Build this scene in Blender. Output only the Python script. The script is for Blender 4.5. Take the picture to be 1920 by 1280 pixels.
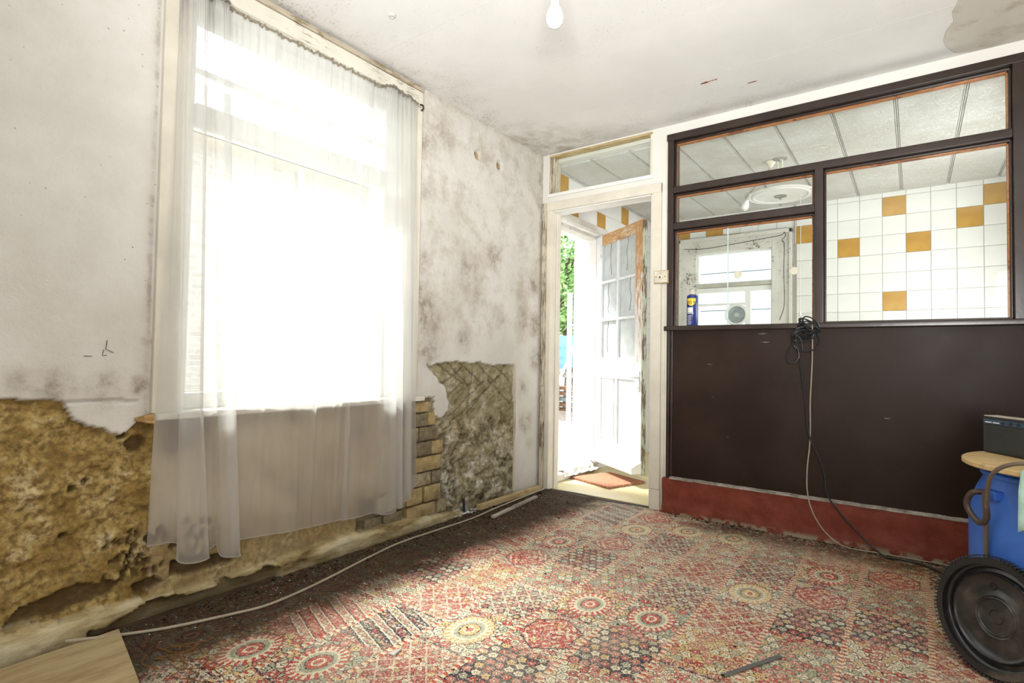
import bpy, bmesh, math, random
import numpy as np
from mathutils import Vector, Matrix, noise as mnoise
random.seed(7); np.random.seed(7)
PI = math.pi
sc = bpy.context.scene
col = sc.collection
for o in list(bpy.data.objects): bpy.data.objects.remove(o)

# ------------------------------------------------------------------ camera, world, lights, exposure
H = 2.485          # ceiling height
D = 3.429          # partition wall
YK = 5.6           # far kitchen wall
ZK = 2.42          # kitchen ceiling
cam_d = bpy.data.cameras.new('camera'); cam = bpy.data.objects.new('camera', cam_d); col.objects.link(cam)
cam_d.sensor_width = 36; cam_d.lens = 36 * 1025.96 / 1920; cam_d.clip_start = .05; cam_d.clip_end = 200
_y, _p, _r = 0.632655309, 0.0298498706, 0.0163568487
_f = Vector((-math.sin(_y) * math.cos(_p), math.cos(_y) * math.cos(_p), math.sin(_p)))
_rt = _f.cross(Vector((0, 0, 1))).normalized(); _u = _rt.cross(_f)
_r2 = _rt * math.cos(_r) + _u * math.sin(_r); _u2 = -_rt * math.sin(_r) + _u * math.cos(_r)
cam.matrix_world = Matrix(((_r2.x, _u2.x, -_f.x, 2.2465), (_r2.y, _u2.y, -_f.y, 0), (_r2.z, _u2.z, -_f.z, .96), (0, 0, 0, 1)))
sc.camera = cam

w = bpy.data.worlds.new('overcast_sky'); sc.world = w; w.use_nodes = True
bg = w.node_tree.nodes['Background']; bg.inputs[0].default_value = (.90, .95, 1, 1); bg.inputs[1].default_value = 2.0

def light(name, kind, energy, loc, direction, **kw):
    d = bpy.data.lights.new(name, kind); d.energy = energy
    for k, v in kw.items(): setattr(d, k, v)
    o = bpy.data.objects.new(name, d); col.objects.link(o); o.location = loc
    o.rotation_euler = Vector(direction).to_track_quat('-Z', 'Y').to_euler(); return o
light('sun', 'SUN', 5.0, (-4, 1, 6.5), (1, .22, -1.45), angle=.24, color=(1, .97, .92))
# added fill area light at the right wall, out of view; no window there
light('side_fill', 'AREA', 18, (3.10, -.55, 1.35), (-1, .25, .12), shape='RECTANGLE', size=1.3, size_y=1.3, color=(1, .985, .96))
# added fill spot behind the camera, aimed up to brighten the ceiling
light('ceiling_fill_spot', 'SPOT', 370, (2.55, -.55, 1.1), (-.75, 2.1, 1.38), spot_size=1.75, spot_blend=1.0, shadow_soft_size=.35, color=(1, .99, .97))
# added unseen area light that brightens the kitchen; its wall has no window
light('kitchen_fill', 'AREA', 23, (3.08, 4.5, 1.45), (-1, .05, .15), shape='RECTANGLE', size=1.2, size_y=1.1, color=(1, .99, .97))
sc.view_settings.view_transform = 'Standard'; sc.view_settings.look = 'None'
sc.view_settings.exposure = 0.9; sc.view_settings.gamma = 1; sc.view_settings.use_curve_mapping = False

# ------------------------------------------------------------------ node helpers
class S:
    """a socket with arithmetic"""
    def __init__(s, nt, sk): s.nt = nt; s.sk = sk
    def _m(s, op, *a, clamp=False):
        n = s.nt.nodes.new('ShaderNodeMath'); n.operation = op; n.use_clamp = clamp
        for i, v in enumerate((s,) + a):
            if isinstance(v, S): s.nt.links.new(v.sk, n.inputs[i])
            else: n.inputs[i].default_value = v
        return S(s.nt, n.outputs[0])
    def __add__(s, o): return s._m('ADD', o)
    def __radd__(s, o): return s._m('ADD', o)
    def __sub__(s, o): return s._m('SUBTRACT', o)
    def __rsub__(s, o): return s._m('MULTIPLY', -1.0)._m('ADD', o)
    def __mul__(s, o): return s._m('MULTIPLY', o)
    def __rmul__(s, o): return s._m('MULTIPLY', o)
    def __truediv__(s, o): return s._m('DIVIDE', o)
    def abs(s): return s._m('ABSOLUTE')
    def floor(s): return s._m('FLOOR')
    def sqrt(s): return s._m('SQRT')
    def sin(s): return s._m('SINE')
    def atan2(s, o): return s._m('ARCTAN2', o)
    def mod(s, o): return s._m('FLOORED_MODULO', o)
    def gt(s, o): return s._m('GREATER_THAN', o)
    def lt(s, o): return s._m('LESS_THAN', o)
    def max(s, o): return s._m('MAXIMUM', o)
    def min(s, o): return s._m('MINIMUM', o)
    def clamp(s): return s._m('ADD', 0.0, clamp=True)
    def step(s, a, b):
        n = s.nt.nodes.new('ShaderNodeMapRange'); n.interpolation_type = 'SMOOTHSTEP'
        s.nt.links.new(s.sk, n.inputs[0])
        for i, v in ((1, a), (2, b), (3, 0.), (4, 1.)): n.inputs[i].default_value = v
        return S(s.nt, n.outputs[0])

class Mat:
    def __init__(s, name, rough=.7, spec=.3):
        s.m = bpy.data.materials.new(name); s.m.use_nodes = True; s.nt = s.m.node_tree
        s.b = s.nt.nodes['Principled BSDF']; s.b.inputs['Roughness'].default_value = rough
        s.b.inputs['Specular IOR Level'].default_value = spec
        s.tc = s.nt.nodes.new('ShaderNodeTexCoord'); s.obj = S(s.nt, s.tc.outputs['Object']); s.uv = S(s.nt, s.tc.outputs['UV'])
    def link(s, a, b): s.nt.links.new(a.sk if isinstance(a, S) else a, b)
    def xyz(s, v=None):
        n = s.nt.nodes.new('ShaderNodeSeparateXYZ'); s.link(v or s.obj, n.inputs[0]); return [S(s.nt, n.outputs[i]) for i in range(3)]
    def comb(s, *a):
        n = s.nt.nodes.new('ShaderNodeCombineXYZ')
        for i, v in enumerate(a):
            if isinstance(v, S): s.link(v, n.inputs[i])
            else: n.inputs[i].default_value = v
        return S(s.nt, n.outputs[0])
    def scale(s, v, sx):
        n = s.nt.nodes.new('ShaderNodeVectorMath'); n.operation = 'MULTIPLY'; s.link(v, n.inputs[0]); n.inputs[1].default_value = sx; return S(s.nt, n.outputs[0])
    def vadd(s, a, b):
        n = s.nt.nodes.new('ShaderNodeVectorMath'); n.operation = 'ADD'; s.link(a, n.inputs[0]); s.link(b, n.inputs[1]); return S(s.nt, n.outputs[0])
    def noise(s, scale, detail=4, rough=.55, v=None, dist=0., out=0):
        n = s.nt.nodes.new('ShaderNodeTexNoise'); s.link(v or s.obj, n.inputs['Vector']); n.inputs['Scale'].default_value = scale
        n.inputs['Detail'].default_value = detail; n.inputs['Roughness'].default_value = rough; n.inputs['Distortion'].default_value = dist
        return S(s.nt, n.outputs[out])
    def vor(s, scale, v=None, feature='F1', out=0, rand=1.):
        n = s.nt.nodes.new('ShaderNodeTexVoronoi'); n.feature = feature; s.link(v or s.obj, n.inputs['Vector'])
        n.inputs['Scale'].default_value = scale; n.inputs['Randomness'].default_value = rand; return S(s.nt, n.outputs[out])
    def white(s, v, out=0):
        n = s.nt.nodes.new('ShaderNodeTexWhiteNoise'); s.link(v, n.inputs['Vector']); return S(s.nt, n.outputs[out])
    def ramp(s, f, stops, interp='LINEAR'):
        n = s.nt.nodes.new('ShaderNodeValToRGB'); cr = n.color_ramp; cr.interpolation = interp
        while len(cr.elements) < len(stops): cr.elements.new(.5)
        for e, (p, c) in zip(cr.elements, stops): e.position = p; e.color = (*c, 1)
        s.link(f, n.inputs[0]); return S(s.nt, n.outputs[0])
    def mix(s, f, a, b, blend='MIX'):
        n = s.nt.nodes.new('ShaderNodeMix'); n.data_type = 'RGBA'; n.blend_type = blend
        if isinstance(f, S): s.link(f, n.inputs[0])
        else: n.inputs[0].default_value = f
        for i, v in ((6, a), (7, b)):
            if isinstance(v, S): s.link(v, n.inputs[i])
            else: n.inputs[i].default_value = (*v, 1)
        return S(s.nt, n.outputs[2])
    def attr(s, name, out=2):
        n = s.nt.nodes.new('ShaderNodeAttribute'); n.attribute_name = name; return S(s.nt, n.outputs[out])
    def col(s, c):
        if isinstance(c, S): s.link(c, s.b.inputs['Base Color'])
        else: s.b.inputs['Base Color'].default_value = (*c, 1)
        return s
    def bump(s, h, strength=.3, dist=.01):
        n = s.nt.nodes.new('ShaderNodeBump'); n.inputs['Strength'].default_value = strength; n.inputs['Distance'].default_value = dist
        s.link(h, n.inputs['Height']); s.link(n.outputs[0], s.b.inputs['Normal']); return s
    def set(s, **k):
        for a, v in k.items():
            i = s.b.inputs[a.replace('_', ' ')]
            if isinstance(v, S): s.link(v, i)
            else: i.default_value = v
        return s

def plain(name, c, rough=.6, spec=.3, var=.12, scale=12, bump=0, metal=0.):
    m = Mat(name, rough, spec); n = m.noise(scale, 5, .6)
    d = tuple(x * (1 - var * 1.6) for x in c); l = tuple(min(1, x * (1 + var)) for x in c)
    m.col(m.ramp(n, [(.3, d), (.7, l)])); m.set(Metallic=metal)
    if bump: m.bump(m.noise(scale * 6, 3), bump, .004)
    return m.m

def worn_wood(name, paint, wood, amount=.45, rough=.6, grain=(1, 1, 14)):
    """old paint flaking off bare wood; grain runs along the axis with the small factor"""
    m = Mat(name, rough, .25)
    g = m.noise(9, 6, .65, m.scale(m.obj, grain)); n = m.noise(3.5, 5, .6)
    woodc = m.ramp(g, [(.25, tuple(x * .45 for x in wood)), (.5, wood), (.75, tuple(min(1, x * 1.35) for x in wood))])
    pc = m.ramp(m.noise(7, 4), [(.3, tuple(x * .86 for x in paint)), (.7, paint)])
    mask = (g * .55 + n * .45).step(amount - .03, amount + .03)
    m.col(m.mix(mask, woodc, pc)); m.bump(g * .5 + mask * .5, .35, .003); return m.m

def glass_mat(name, tint=(.97, .99, .98), rough=.02, refl=1.45):
    m = bpy.data.materials.new(name); m.use_nodes = True; nt = m.node_tree; nt.nodes.clear()
    out = nt.nodes.new('ShaderNodeOutputMaterial'); t = nt.nodes.new('ShaderNodeBsdfTransparent'); t.inputs[0].default_value = (*tint, 1)
    g = nt.nodes.new('ShaderNodeBsdfGlossy'); g.inputs['Roughness'].default_value = rough
    f = nt.nodes.new('ShaderNodeFresnel'); f.inputs[0].default_value = refl; mx = nt.nodes.new('ShaderNodeMixShader')
    ge = nt.nodes.new('ShaderNodeNewGeometry'); k = nt.nodes.new('ShaderNodeMath'); k.operation = 'SUBTRACT'; k.inputs[0].default_value = 1; nt.links.new(ge.outputs['Backfacing'], k.inputs[1])
    k2 = nt.nodes.new('ShaderNodeMath'); k2.operation = 'MULTIPLY'; nt.links.new(f.outputs[0], k2.inputs[0]); nt.links.new(k.outputs[0], k2.inputs[1])
    nt.links.new(k2.outputs[0], mx.inputs[0]); nt.links.new(t.outputs[0], mx.inputs[1]); nt.links.new(g.outputs[0], mx.inputs[2]); nt.links.new(mx.outputs[0], out.inputs[0])
    return m

def sheer_mat(name, c, trans, noise_amt=.1):
    M = Mat(name); nt = M.nt; out = nt.nodes['Material Output']
    t = nt.nodes.new('ShaderNodeBsdfTransparent'); d = nt.nodes.new('ShaderNodeBsdfDiffuse'); l = nt.nodes.new('ShaderNodeBsdfTranslucent')
    x, y, z = M.xyz(); cn = M.ramp(M.noise(5, 4), [(.3, tuple(v * .93 for v in c)), (.7, c)])
    M.link(cn, d.inputs[0]); M.link(cn, l.inputs[0])
    a = nt.nodes.new('ShaderNodeMixShader'); a.inputs[0].default_value = .62; b = nt.nodes.new('ShaderNodeMixShader')
    nt.links.new(d.outputs[0], a.inputs[1]); nt.links.new(l.outputs[0], a.inputs[2])
    k = (M.noise(14, 3, .5, M.scale(M.obj, (1, 1, .15))) - .5) * noise_amt + (1 - trans)
    M.link(k.clamp(), b.inputs[0]); nt.links.new(t.outputs[0], b.inputs[1]); nt.links.new(a.outputs[0], b.inputs[2]); nt.links.new(b.outputs[0], out.inputs[0])
    return M.m

# ------------------------------------------------------------------ mesh helpers
class MB:
    def __init__(s): s.v = []; s.f = []; s.M = None; s.smooth = False; s.mi = []; s.cur = 0
    def add(s, vs, fs):
        n = len(s.v)
        if s.M is not None: vs = [tuple(s.M @ Vector(p)) for p in vs]
        s.v += [tuple(p) for p in vs]; s.f += [tuple(i + n for i in f) for f in fs]; s.mi += [s.cur] * len(fs); return s
    def box(s, x0, x1, y0, y1, z0, z1):
        vs = [(x, y, z) for x in (x0, x1) for y in (y0, y1) for z in (z0, z1)]
        return s.add(vs, [(0, 1, 3, 2), (4, 6, 7, 5), (0, 4, 5, 1), (2, 3, 7, 6), (0, 2, 6, 4), (1, 5, 7, 3)])
    def tube(s, pts, r, seg=8, caps=True, closed=False):
        P = [Vector(p) for p in pts]; n = len(P); vs = []; up = None
        for i, p in enumerate(P):
            a = P[(i + 1) % n] if closed else P[min(i + 1, n - 1)]; b = P[i - 1] if closed else P[max(i - 1, 0)]
            t = (a - b).normalized()
            if up is None: up = t.orthogonal().normalized()
            up = (up - t * up.dot(t)).normalized(); sd = t.cross(up); rr = r[i] if isinstance(r, (list, tuple)) else r
            vs += [tuple(p + (up * math.cos(2 * PI * k / seg) + sd * math.sin(2 * PI * k / seg)) * rr) for k in range(seg)]
        fs = [(i * seg + k, i * seg + (k + 1) % seg, ((i + 1) % n) * seg + (k + 1) % seg, ((i + 1) % n) * seg + k) for i in range(n if closed else n - 1) for k in range(seg)]
        if caps and not closed: fs += [tuple(range(seg))[::-1], tuple((n - 1) * seg + k for k in range(seg))]
        return s.add(vs, fs)
    def lathe(s, prof, seg=32, caps=False):
        """profile (r,z) around local z"""
        vs = [(r * math.cos(2 * PI * k / seg), r * math.sin(2 * PI * k / seg), z) for r, z in prof for k in range(seg)]
        fs = [(i * seg + k, i * seg + (k + 1) % seg, (i + 1) * seg + (k + 1) % seg, (i + 1) * seg + k) for i in range(len(prof) - 1) for k in range(seg)]
        if caps: fs += [tuple(range(seg))[::-1], tuple((len(prof) - 1) * seg + k for k in range(seg))]
        return s.add(vs, fs)
    def prism(s, poly, z0, z1):
        n = len(poly); vs = [(x, y, z0) for x, y in poly] + [(x, y, z1) for x, y in poly]
        return s.add(vs, [tuple(range(n))[::-1], tuple(range(n, 2 * n))] + [(i, (i + 1) % n, n + (i + 1) % n, n + i) for i in range(n)])
    def build(s, name, mat, parent=None, origin=None, smooth=False, bevel=0, seg=2, angle=.6):
        o = Vector(origin) if origin is not None else (wloc(parent) if parent is not None else Vector())
        me = bpy.data.meshes.new(name); me.from_pydata([tuple(Vector(p) - o) for p in s.v], [], s.f)
        for m in (mat if isinstance(mat, list) else [mat]): me.materials.append(m)
        if isinstance(mat, list): me.polygons.foreach_set('material_index', s.mi)
        bm = bmesh.new(); bm.from_mesh(me); bmesh.ops.recalc_face_normals(bm, faces=bm.faces); bm.to_mesh(me); bm.free()
        if smooth: me.shade_smooth() if hasattr(me, 'shade_smooth') else None
        ob = bpy.data.objects.new(name, me); col.objects.link(ob)
        if parent is not None: ob.parent = parent; ob.location = o - wloc(parent)
        else: ob.location = o
        if smooth and angle:
            try: me.set_sharp_from_angle(angle=angle)
            except Exception: pass
        if bevel:
            b = ob.modifiers.new('bevel', 'BEVEL'); b.width = bevel; b.segments = seg; b.limit_method = 'ANGLE'; b.angle_limit = .7
            ob.modifiers.new('wn', 'WEIGHTED_NORMAL')
        return ob
_W = {}
def wloc(o):
    v = Vector()
    while o is not None: v = v + o.location; o = o.parent
    return v
def tag(o, label=None, cat=None, group=None, kind=None):
    if label: o['label'] = label
    if cat: o['category'] = cat
    if group: o['group'] = group
    if kind: o['kind'] = kind
    return o
def thing(name, loc, label, cat, group=None):
    o = bpy.data.objects.new(name, None); o.empty_display_size = .05; o.location = loc; col.objects.link(o); return tag(o, label, cat, group)
def struct(name, loc=(0, 0, 0)):
    o = bpy.data.objects.new(name, None); o.empty_display_size = .05; o.location = loc; col.objects.link(o); return tag(o, kind='structure')
def bx(name, mat, parent, *b, bevel=.003, **k): return MB().box(*b).build(name, mat, parent, bevel=bevel, **k)
def spline(pts, n=8):
    P = [Vector(p) for p in pts]; P = [P[0] * 2 - P[1]] + P + [P[-1] * 2 - P[-2]]; out = []
    for i in range(1, len(P) - 2):
        a, b, c, d = P[i - 1:i + 3]
        for k in range(n):
            t = k / n; out.append(.5 * ((2 * b) + (c - a) * t + (2 * a - 5 * b + 4 * c - d) * t * t + (3 * b - a - 3 * c + d) * t ** 3))
    out.append(P[-2]); return out
def frame_matrix(loc, zdir, xhint=(1, 0, 0)):
    z = Vector(zdir).normalized(); x = Vector(xhint); x = (x - z * x.dot(z)).normalized(); y = z.cross(x)
    return Matrix(((x.x, y.x, z.x, loc[0]), (x.y, y.y, z.y, loc[1]), (x.z, y.z, z.z, loc[2]), (0, 0, 0, 1)))

# numpy value noise on arrays
_L = np.random.RandomState(3).rand(256, 256)
def vnoise(x, y):
    xi = np.floor(x).astype(int); yi = np.floor(y).astype(int); fx = x - xi; fy = y - yi; fx = fx * fx * (3 - 2 * fx); fy = fy * fy * (3 - 2 * fy)
    g = lambda a, b: _L[a % 256, b % 256]
    return (g(xi, yi) * (1 - fx) + g(xi + 1, yi) * fx) * (1 - fy) + (g(xi, yi + 1) * (1 - fx) + g(xi + 1, yi + 1) * fx) * fy
def fbm(x, y, o=4, g=.5):
    s = 0; a = 1; t = 0
    for i in range(o): s = s + a * vnoise(x * 2 ** i + 17 * i, y * 2 ** i + 31 * i); t += a; a *= g
    return s / t
def inpoly(poly, x, y):
    r = np.zeros(x.shape, bool); n = len(poly)
    for i in range(n):
        x1, y1 = poly[i]; x2, y2 = poly[(i + 1) % n]
        if y1 == y2: continue
        c = ((y1 > y) != (y2 > y)) & (x < (x2 - x1) * (y - y1) / (y2 - y1) + x1); r ^= c
    return r

# ------------------------------------------------------------------ materials
M = {}
def plaster_mat(name, base, moulds):
    m = Mat(name, .85, .15); f = m.noise(60, 3, .6); b = m.noise(1.6, 5, .6)
    c = m.mix(b.step(.3, .75), tuple(x * .9 for x in base), base)
    # mould specks
    for sc_, th, colr, k in moulds:
        v = m.vor(sc_); n = m.noise(1.7, 3, .6)
        c = m.mix(((v * -1 + th).step(0, .06)) * n.step(k, k + .12), c, colr)
    return m, c, f
m, c, f = plaster_mat('ceiling_paint', (.80, .80, .78), [(38, .10, (.25, .22, .18), .52), (75, .13, (.42, .38, .33), .45), (17, .055, (.16, .15, .13), .5)])
x, y, z = m.xyz()
edge = ((y * -1 + D) * (x * .0 + 1)).min(x + .0)        # distance to the two outer walls
mo = (edge * -1 + .42).step(0, .45) * (m.noise(5, 6, .7).step(.42, .68)); sp = (m.vor(60) * -1 + .42).step(0, .2) * .75 + .25
sw = (x * -1 + 2.3).step(-.3, 1.2)
c = m.mix(mo * sp * sw * .75, c, (.30, .25, .19))
corner = ((x * x + (y - D) * (y - D)).sqrt() * -1 + .75).step(0, .6) * m.noise(9, 5).step(.35, .7)
c = m.mix(corner * .75, c, (.33, .27, .20))
m.col(c).bump(f, .1, .003); M['ceiling'] = m.m
m, c, f = plaster_mat('white_wall_paint', (.78, .77, .72), [(50, .08, (.35, .3, .22), .5)])
m.col(c).bump(f, .12, .003); M['white_wall'] = m.m
M['old_paint'] = worn_wood('weathered_cream_paint', (.74, .70, .60), (.30, .23, .14), .34, grain=(22, 22, 1))
M['old_paint_h'] = worn_wood('weathered_cream_paint_rail', (.74, .71, .62), (.42, .30, .16), .34, grain=(1, 1, 22))
M['old_paint_grey'] = worn_wood('mouldy_cream_paint', (.62, .56, .44), (.20, .15, .09), .475, grain=(22, 22, 1))
M['brown'] = plain('glossy_dark_brown_paint', (.036, .023, .019), .28, .45, .2, 8, .08)
M['redwood'] = worn_wood('bare_reddish_wood', (.20, .07, .03), (.42, .17, .06), .55, grain=(2, 2, 6))
M['white_gloss'] = plain('white_gloss_paint', (.82, .82, .80), .45, .4, .06, 5)
M['glass'] = glass_mat('clear_glass'); M['oldglass'] = glass_mat('dusty_glass', (.90, .92, .90), .1)
M['cream'] = plain('cream_plastic', (.75, .70, .58), .4, .4, .06)
M['wood'] = worn_wood('fresh_batten_wood', (.58, .44, .24), (.50, .36, .18), .5, grain=(2, 1, 10))
M['greywood'] = worn_wood('grey_batten_wood', (.52, .47, .42), (.40, .34, .28), .5, grain=(2, 1, 10))
M['black_rubber'] = plain('black_cable_rubber', (.014, .018, .02), .4, .5, .1)
M['grey_cable'] = plain('grey_beige_cable', (.42, .36, .27), .55, .3, .1)
M['dark'] = plain('dark_void', (.03, .025, .02), .9, .1)

# ------------------------------------------------------------------ floor and ceiling
fl = struct('floor')
MB().box(-.05, 3.2, -1.6, D + .13, -.12, -.006).build('floor_slab', plain('damp_floorboards', (.10, .07, .045), .7, .2, .3, 6, .2), fl)
MB().box(-.4, 3.2, D + .05, YK + .2, -.12, .0).build('kitchen_floor', plain('yellow_lino', (.72, .62, .36), .35, .4, .1, 3), fl)
ce = struct('ceiling')
MB().box(-.45, 3.3, -1.6, D + .1, H + .012, H + .12).build('ceiling_base', M['dark'], ce)
ys = [-1.6, -1.06, -.49, .08, .65, 1.22, 1.79, 2.36, 2.93, D + .1]
for i in range(len(ys) - 1):
    # 2 mm open joints between the sheets, partly filled
    MB().box(-.02, 3.3, ys[i] + .0007, ys[i + 1] - .0007, H, H + .012).build('ceiling_panel', M['ceiling'], ce)
# old lining paper patch in the corner
m = Mat('stained_lining_paper', .8, .2)
m.col(m.mix(m.noise(5, 5, .65).step(.5, .75), (.60, .57, .51), (.40, .34, .26))).bump(m.noise(40), .2, .003)
pp = [(2.42, 2.55), (2.405, 2.911), (2.39, 2.98), (2.40, 3.061), (2.375, 3.14), (2.37, 3.231), (2.385, 3.30), (2.421, 3.384), (2.48, 3.41), (2.55, 3.415), (2.70, 3.418), (3.1, 3.42), (3.1, 2.3), (2.6, 2.3)]
MB().prism(pp, H - .004, H).build('lining_paper_patch', m.m, ce)
for nm, L in (('wall_right', (3.12, 3.25, -1.6, YK + .1, -.1, H + .05)),):
    o = MB().box(*L).build(nm, M['white_wall']); tag(o, kind='structure')
# rear wall behind the camera
wb = struct('wall_rear')
MB().box(-.3, 3.2, -1.62, -1.5, -.1, 2.6).build('wall_section', M['white_wall'], wb)

# ------------------------------------------------------------------ left wall: height field with finish coat, render, bricks
WY0, WY1, WZ0, WZ1 = .93, 2.05, .73, 2.42      # window opening
wl = struct('wall_left')
gy = np.unique(np.round(np.concatenate([np.arange(-1.6, .3, .03), np.arange(.3, D + .12, .0075), [WY0, WY1]]), 4))
gz = np.unique(np.round(np.concatenate([np.arange(-.02, 1.06, .0075), np.arange(1.06, 2.2, .02), np.arange(2.2, 2.31, .006), np.arange(2.32, H + .03, .02), [WZ0, WZ1]]), 4))
GY, GZ = np.meshgrid(gy, gz, indexing='ij'); Yv = GY.ravel().copy(); Zv = GZ.ravel().copy()
holes = [(2.661, 2.255, .036), (2.891, 2.254, .036)]
for hy, hz, hr in holes:
    d = np.hypot(Yv - hy, Zv - hz); k = (np.abs(d - hr) < .005) & (d > 0)
    Yv[k] = hy + (Yv[k] - hy) / d[k] * hr; Zv[k] = hz + (Zv[k] - hz) / d[k] * hr
jy = (fbm(Yv * 14, Zv * 14, 4) - .5) * .07; jz = (fbm(Yv * 14 + 90, Zv * 14 + 50, 4) - .5) * .07
jl = (fbm(Yv * 20, Zv * 20 + 9, 3) - .5) * .02
# where the finish coat has gone
cutL = [(-2, .805), (.43, .805), (.50, .800), (.592, .792), (.600, .76), (.615, .734), (.65, .705), (.691, .691), (.74, .672), (.762, .675), (.79, .70), (.815, .72), (.86, .725), (.86, -1), (-2, -1)]
cutR = [(2.10, .735), (2.17, .732), (2.27, .715), (2.317, .70), (2.33, .62), (2.36, .594), (2.40, .60), (2.425, .64), (2.44, .70), (2.42, .745), (2.401, .78), (2.34, .83), (2.308, .852), (2.246, .917), (2.55, .925), (2.80, .918), (3.05, .922), (3.1, .914), (3.118, .478), (3.10, -.1), (2.10, -.1)]
cL = inpoly(cutL, Yv + jl, Zv + jl); cR = inpoly(cutR, Yv + jy * .6, Zv + jz * .6) & (Yv < 3.115)
brk = inpoly([(1.80, -.1), (1.80, .22), (2.06, .25), (2.06, .735), (2.30, .72), (2.33, .61), (2.34, .52), (2.46, .50), (2.44, .42), (2.39, .36), (2.41, .28), (2.40, .22), (2.45, .12), (2.47, .05), (2.47, -.1)], Yv + jy, Zv + jz)
und = (Yv > .86) & (Yv < 2.09) & (Zv < .735)
und &= ~brk
grey = cR & ~brk
ochre = cL
X = np.zeros_like(Yv) + (fbm(Yv * 3, Zv * 3) - .5) * .006
rough = fbm(Yv * 16, Zv * 22, 5, .6) - .5
X[ochre] = -.018 + rough[ochre] * .055
# grey cracked blocks
rs = np.random.RandomState(5); pts = np.c_[rs.uniform(2.25, 3.15, 150), rs.uniform(-.05, .62, 150)]; pts2 = np.c_[rs.uniform(2.25, 3.15, 34), rs.uniform(.55, 1.0, 34)]
P2 = np.r_[pts, pts2]; gi = np.where(grey)[0]
wy = (fbm(Yv[gi] * 22, Zv[gi] * 22, 5, .65) - .5) * .11; wz = (fbm(Yv[gi] * 22 + 40, Zv[gi] * 22 + 70, 5, .65) - .5) * .11
dd = np.sqrt((Yv[gi, None] + wy[:, None] - P2[None, :, 0]) ** 2 + (Zv[gi, None] + wz[:, None] - P2[None, :, 1]) ** 2); dd.sort(axis=1)
lowz = np.clip((.62 - Zv[gi]) / .15, 0, 1); patchy = np.clip((fbm(Yv[gi] * 9 + 3, Zv[gi] * 9, 3) - .38) * 6, 0, 1)
cr = 1 - (1 - np.clip((dd[:, 1] - dd[:, 0]) / .009, 0, 1)) * (lowz * .85 + .15) * patchy
# old keying scratches in the upper part
for ky, kz, ka in ((2.42, .88, -.5), (2.50, .88, -.62), (2.60, .89, -.55), (2.75, .90, -.6), (2.9, .9, -.5), (2.45, .72, .62), (2.62, .70, .55), (2.78, .72, .6), (2.40, .80, .5), (2.66, .8, 1.45), (2.95, .85, .7), (3.0, .7, -.6), (2.55, .6, .5)):
    dd_ = (Yv[gi] + wy * .12 - ky) * np.sin(ka) - (Zv[gi] + wz * .12 - kz) * np.cos(ka); al_ = (Yv[gi] - ky) * np.cos(ka) + (Zv[gi] - kz) * np.sin(ka)
    cr = np.where((np.abs(dd_) < .0042) & (np.abs(al_) < .20), np.minimum(cr, .25), cr)
X[gi] = -.022 + rough[gi] * .05 + (cr - 1) * .010 + np.clip(.02 - dd[:, 0] * .3, 0, .02) * lowz + (fbm(Yv[gi] * 45, Zv[gi] * 45, 3) - .5) * .014
crk = np.ones_like(Yv); crk[gi] = cr
X[brk] = -.036 + rough[brk] * .02
X[und] = -.006 + (fbm(Yv[und] * 6, Zv[und] * 6) - .5) * .012
# straight chased channel at the edge of the grey patch
ch = (np.abs(Yv - (3.108 + (Zv - .5) * .01)) < .012) & (Zv < .92); X[ch] = -.004
# finish edge crack line at left
ckl = (np.abs(Zv - (.792 - (Yv - .592) * .045 + jl * .25)) < .0045) & (Yv > .585) & (Yv < .80); X[ckl] = -.012
# old plinth ledge
zt = .078 + (fbm(Yv * 5, Yv * 0 + 3, 4) - .5) * .05 + np.clip(.75 - Yv, 0, 1) * .06 - np.clip(Yv - 2.05, 0, 1) * .12
led = (Zv < zt) & (Yv > -.2) & (Yv < 2.56)
X[led] = .038 + rough[led] * .02 - np.clip(Zv[led] - zt[led] + .02, 0, 1) * .6
lbreak = led & (Zv < .05 + (fbm(Yv * 7, Zv * 3 + 5) - .5) * .09) & (Yv > .66) & (Yv < 1.35); X[lbreak] = -.005 + rough[lbreak] * .02
# hollows above the ledge
hol = inpoly([(.46, .10), (.50, .145), (.60, .175), (.70, .165), (.79, .15), (.73, .115), (.60, .10)], Yv + jl, Zv + jl) | inpoly([(.935, .175), (1.0, .17), (1.12, .15), (1.19, .125), (1.16, .105), (1.0, .10), (.93, .12)], Yv + jl, Zv + jl) | inpoly([(.80, .12), (.87, .14), (.9, .10), (.84, .08)], Yv + jl, Zv + jl)
X[hol] = -.045 + rough[hol] * .03
# pitted dots beside the curtain
pit = np.zeros_like(Yv)
for k in range(70):
    py, pz = rs.uniform(.72, 1.08), rs.uniform(.16, .32); r_ = rs.uniform(.005, .011); q = np.hypot(Yv - py, (Zv - pz) * .6) < r_; q &= (ochre | und); X[q] -= .014; pit[q] = 1
for py, pz, r_ in ((.62, .50, .012), (.60, .35, .012), (.66, .52, .01), (.80, .63, .03), (.76, .66, .012)):
    q = np.hypot((Yv - py), (Zv - pz)) < r_; X[q] -= .02; pit[q] = 1
for hy, hz, hr in holes:
    X[np.hypot(Yv - hy, Zv - hz) < hr - .002] = -.035
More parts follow.
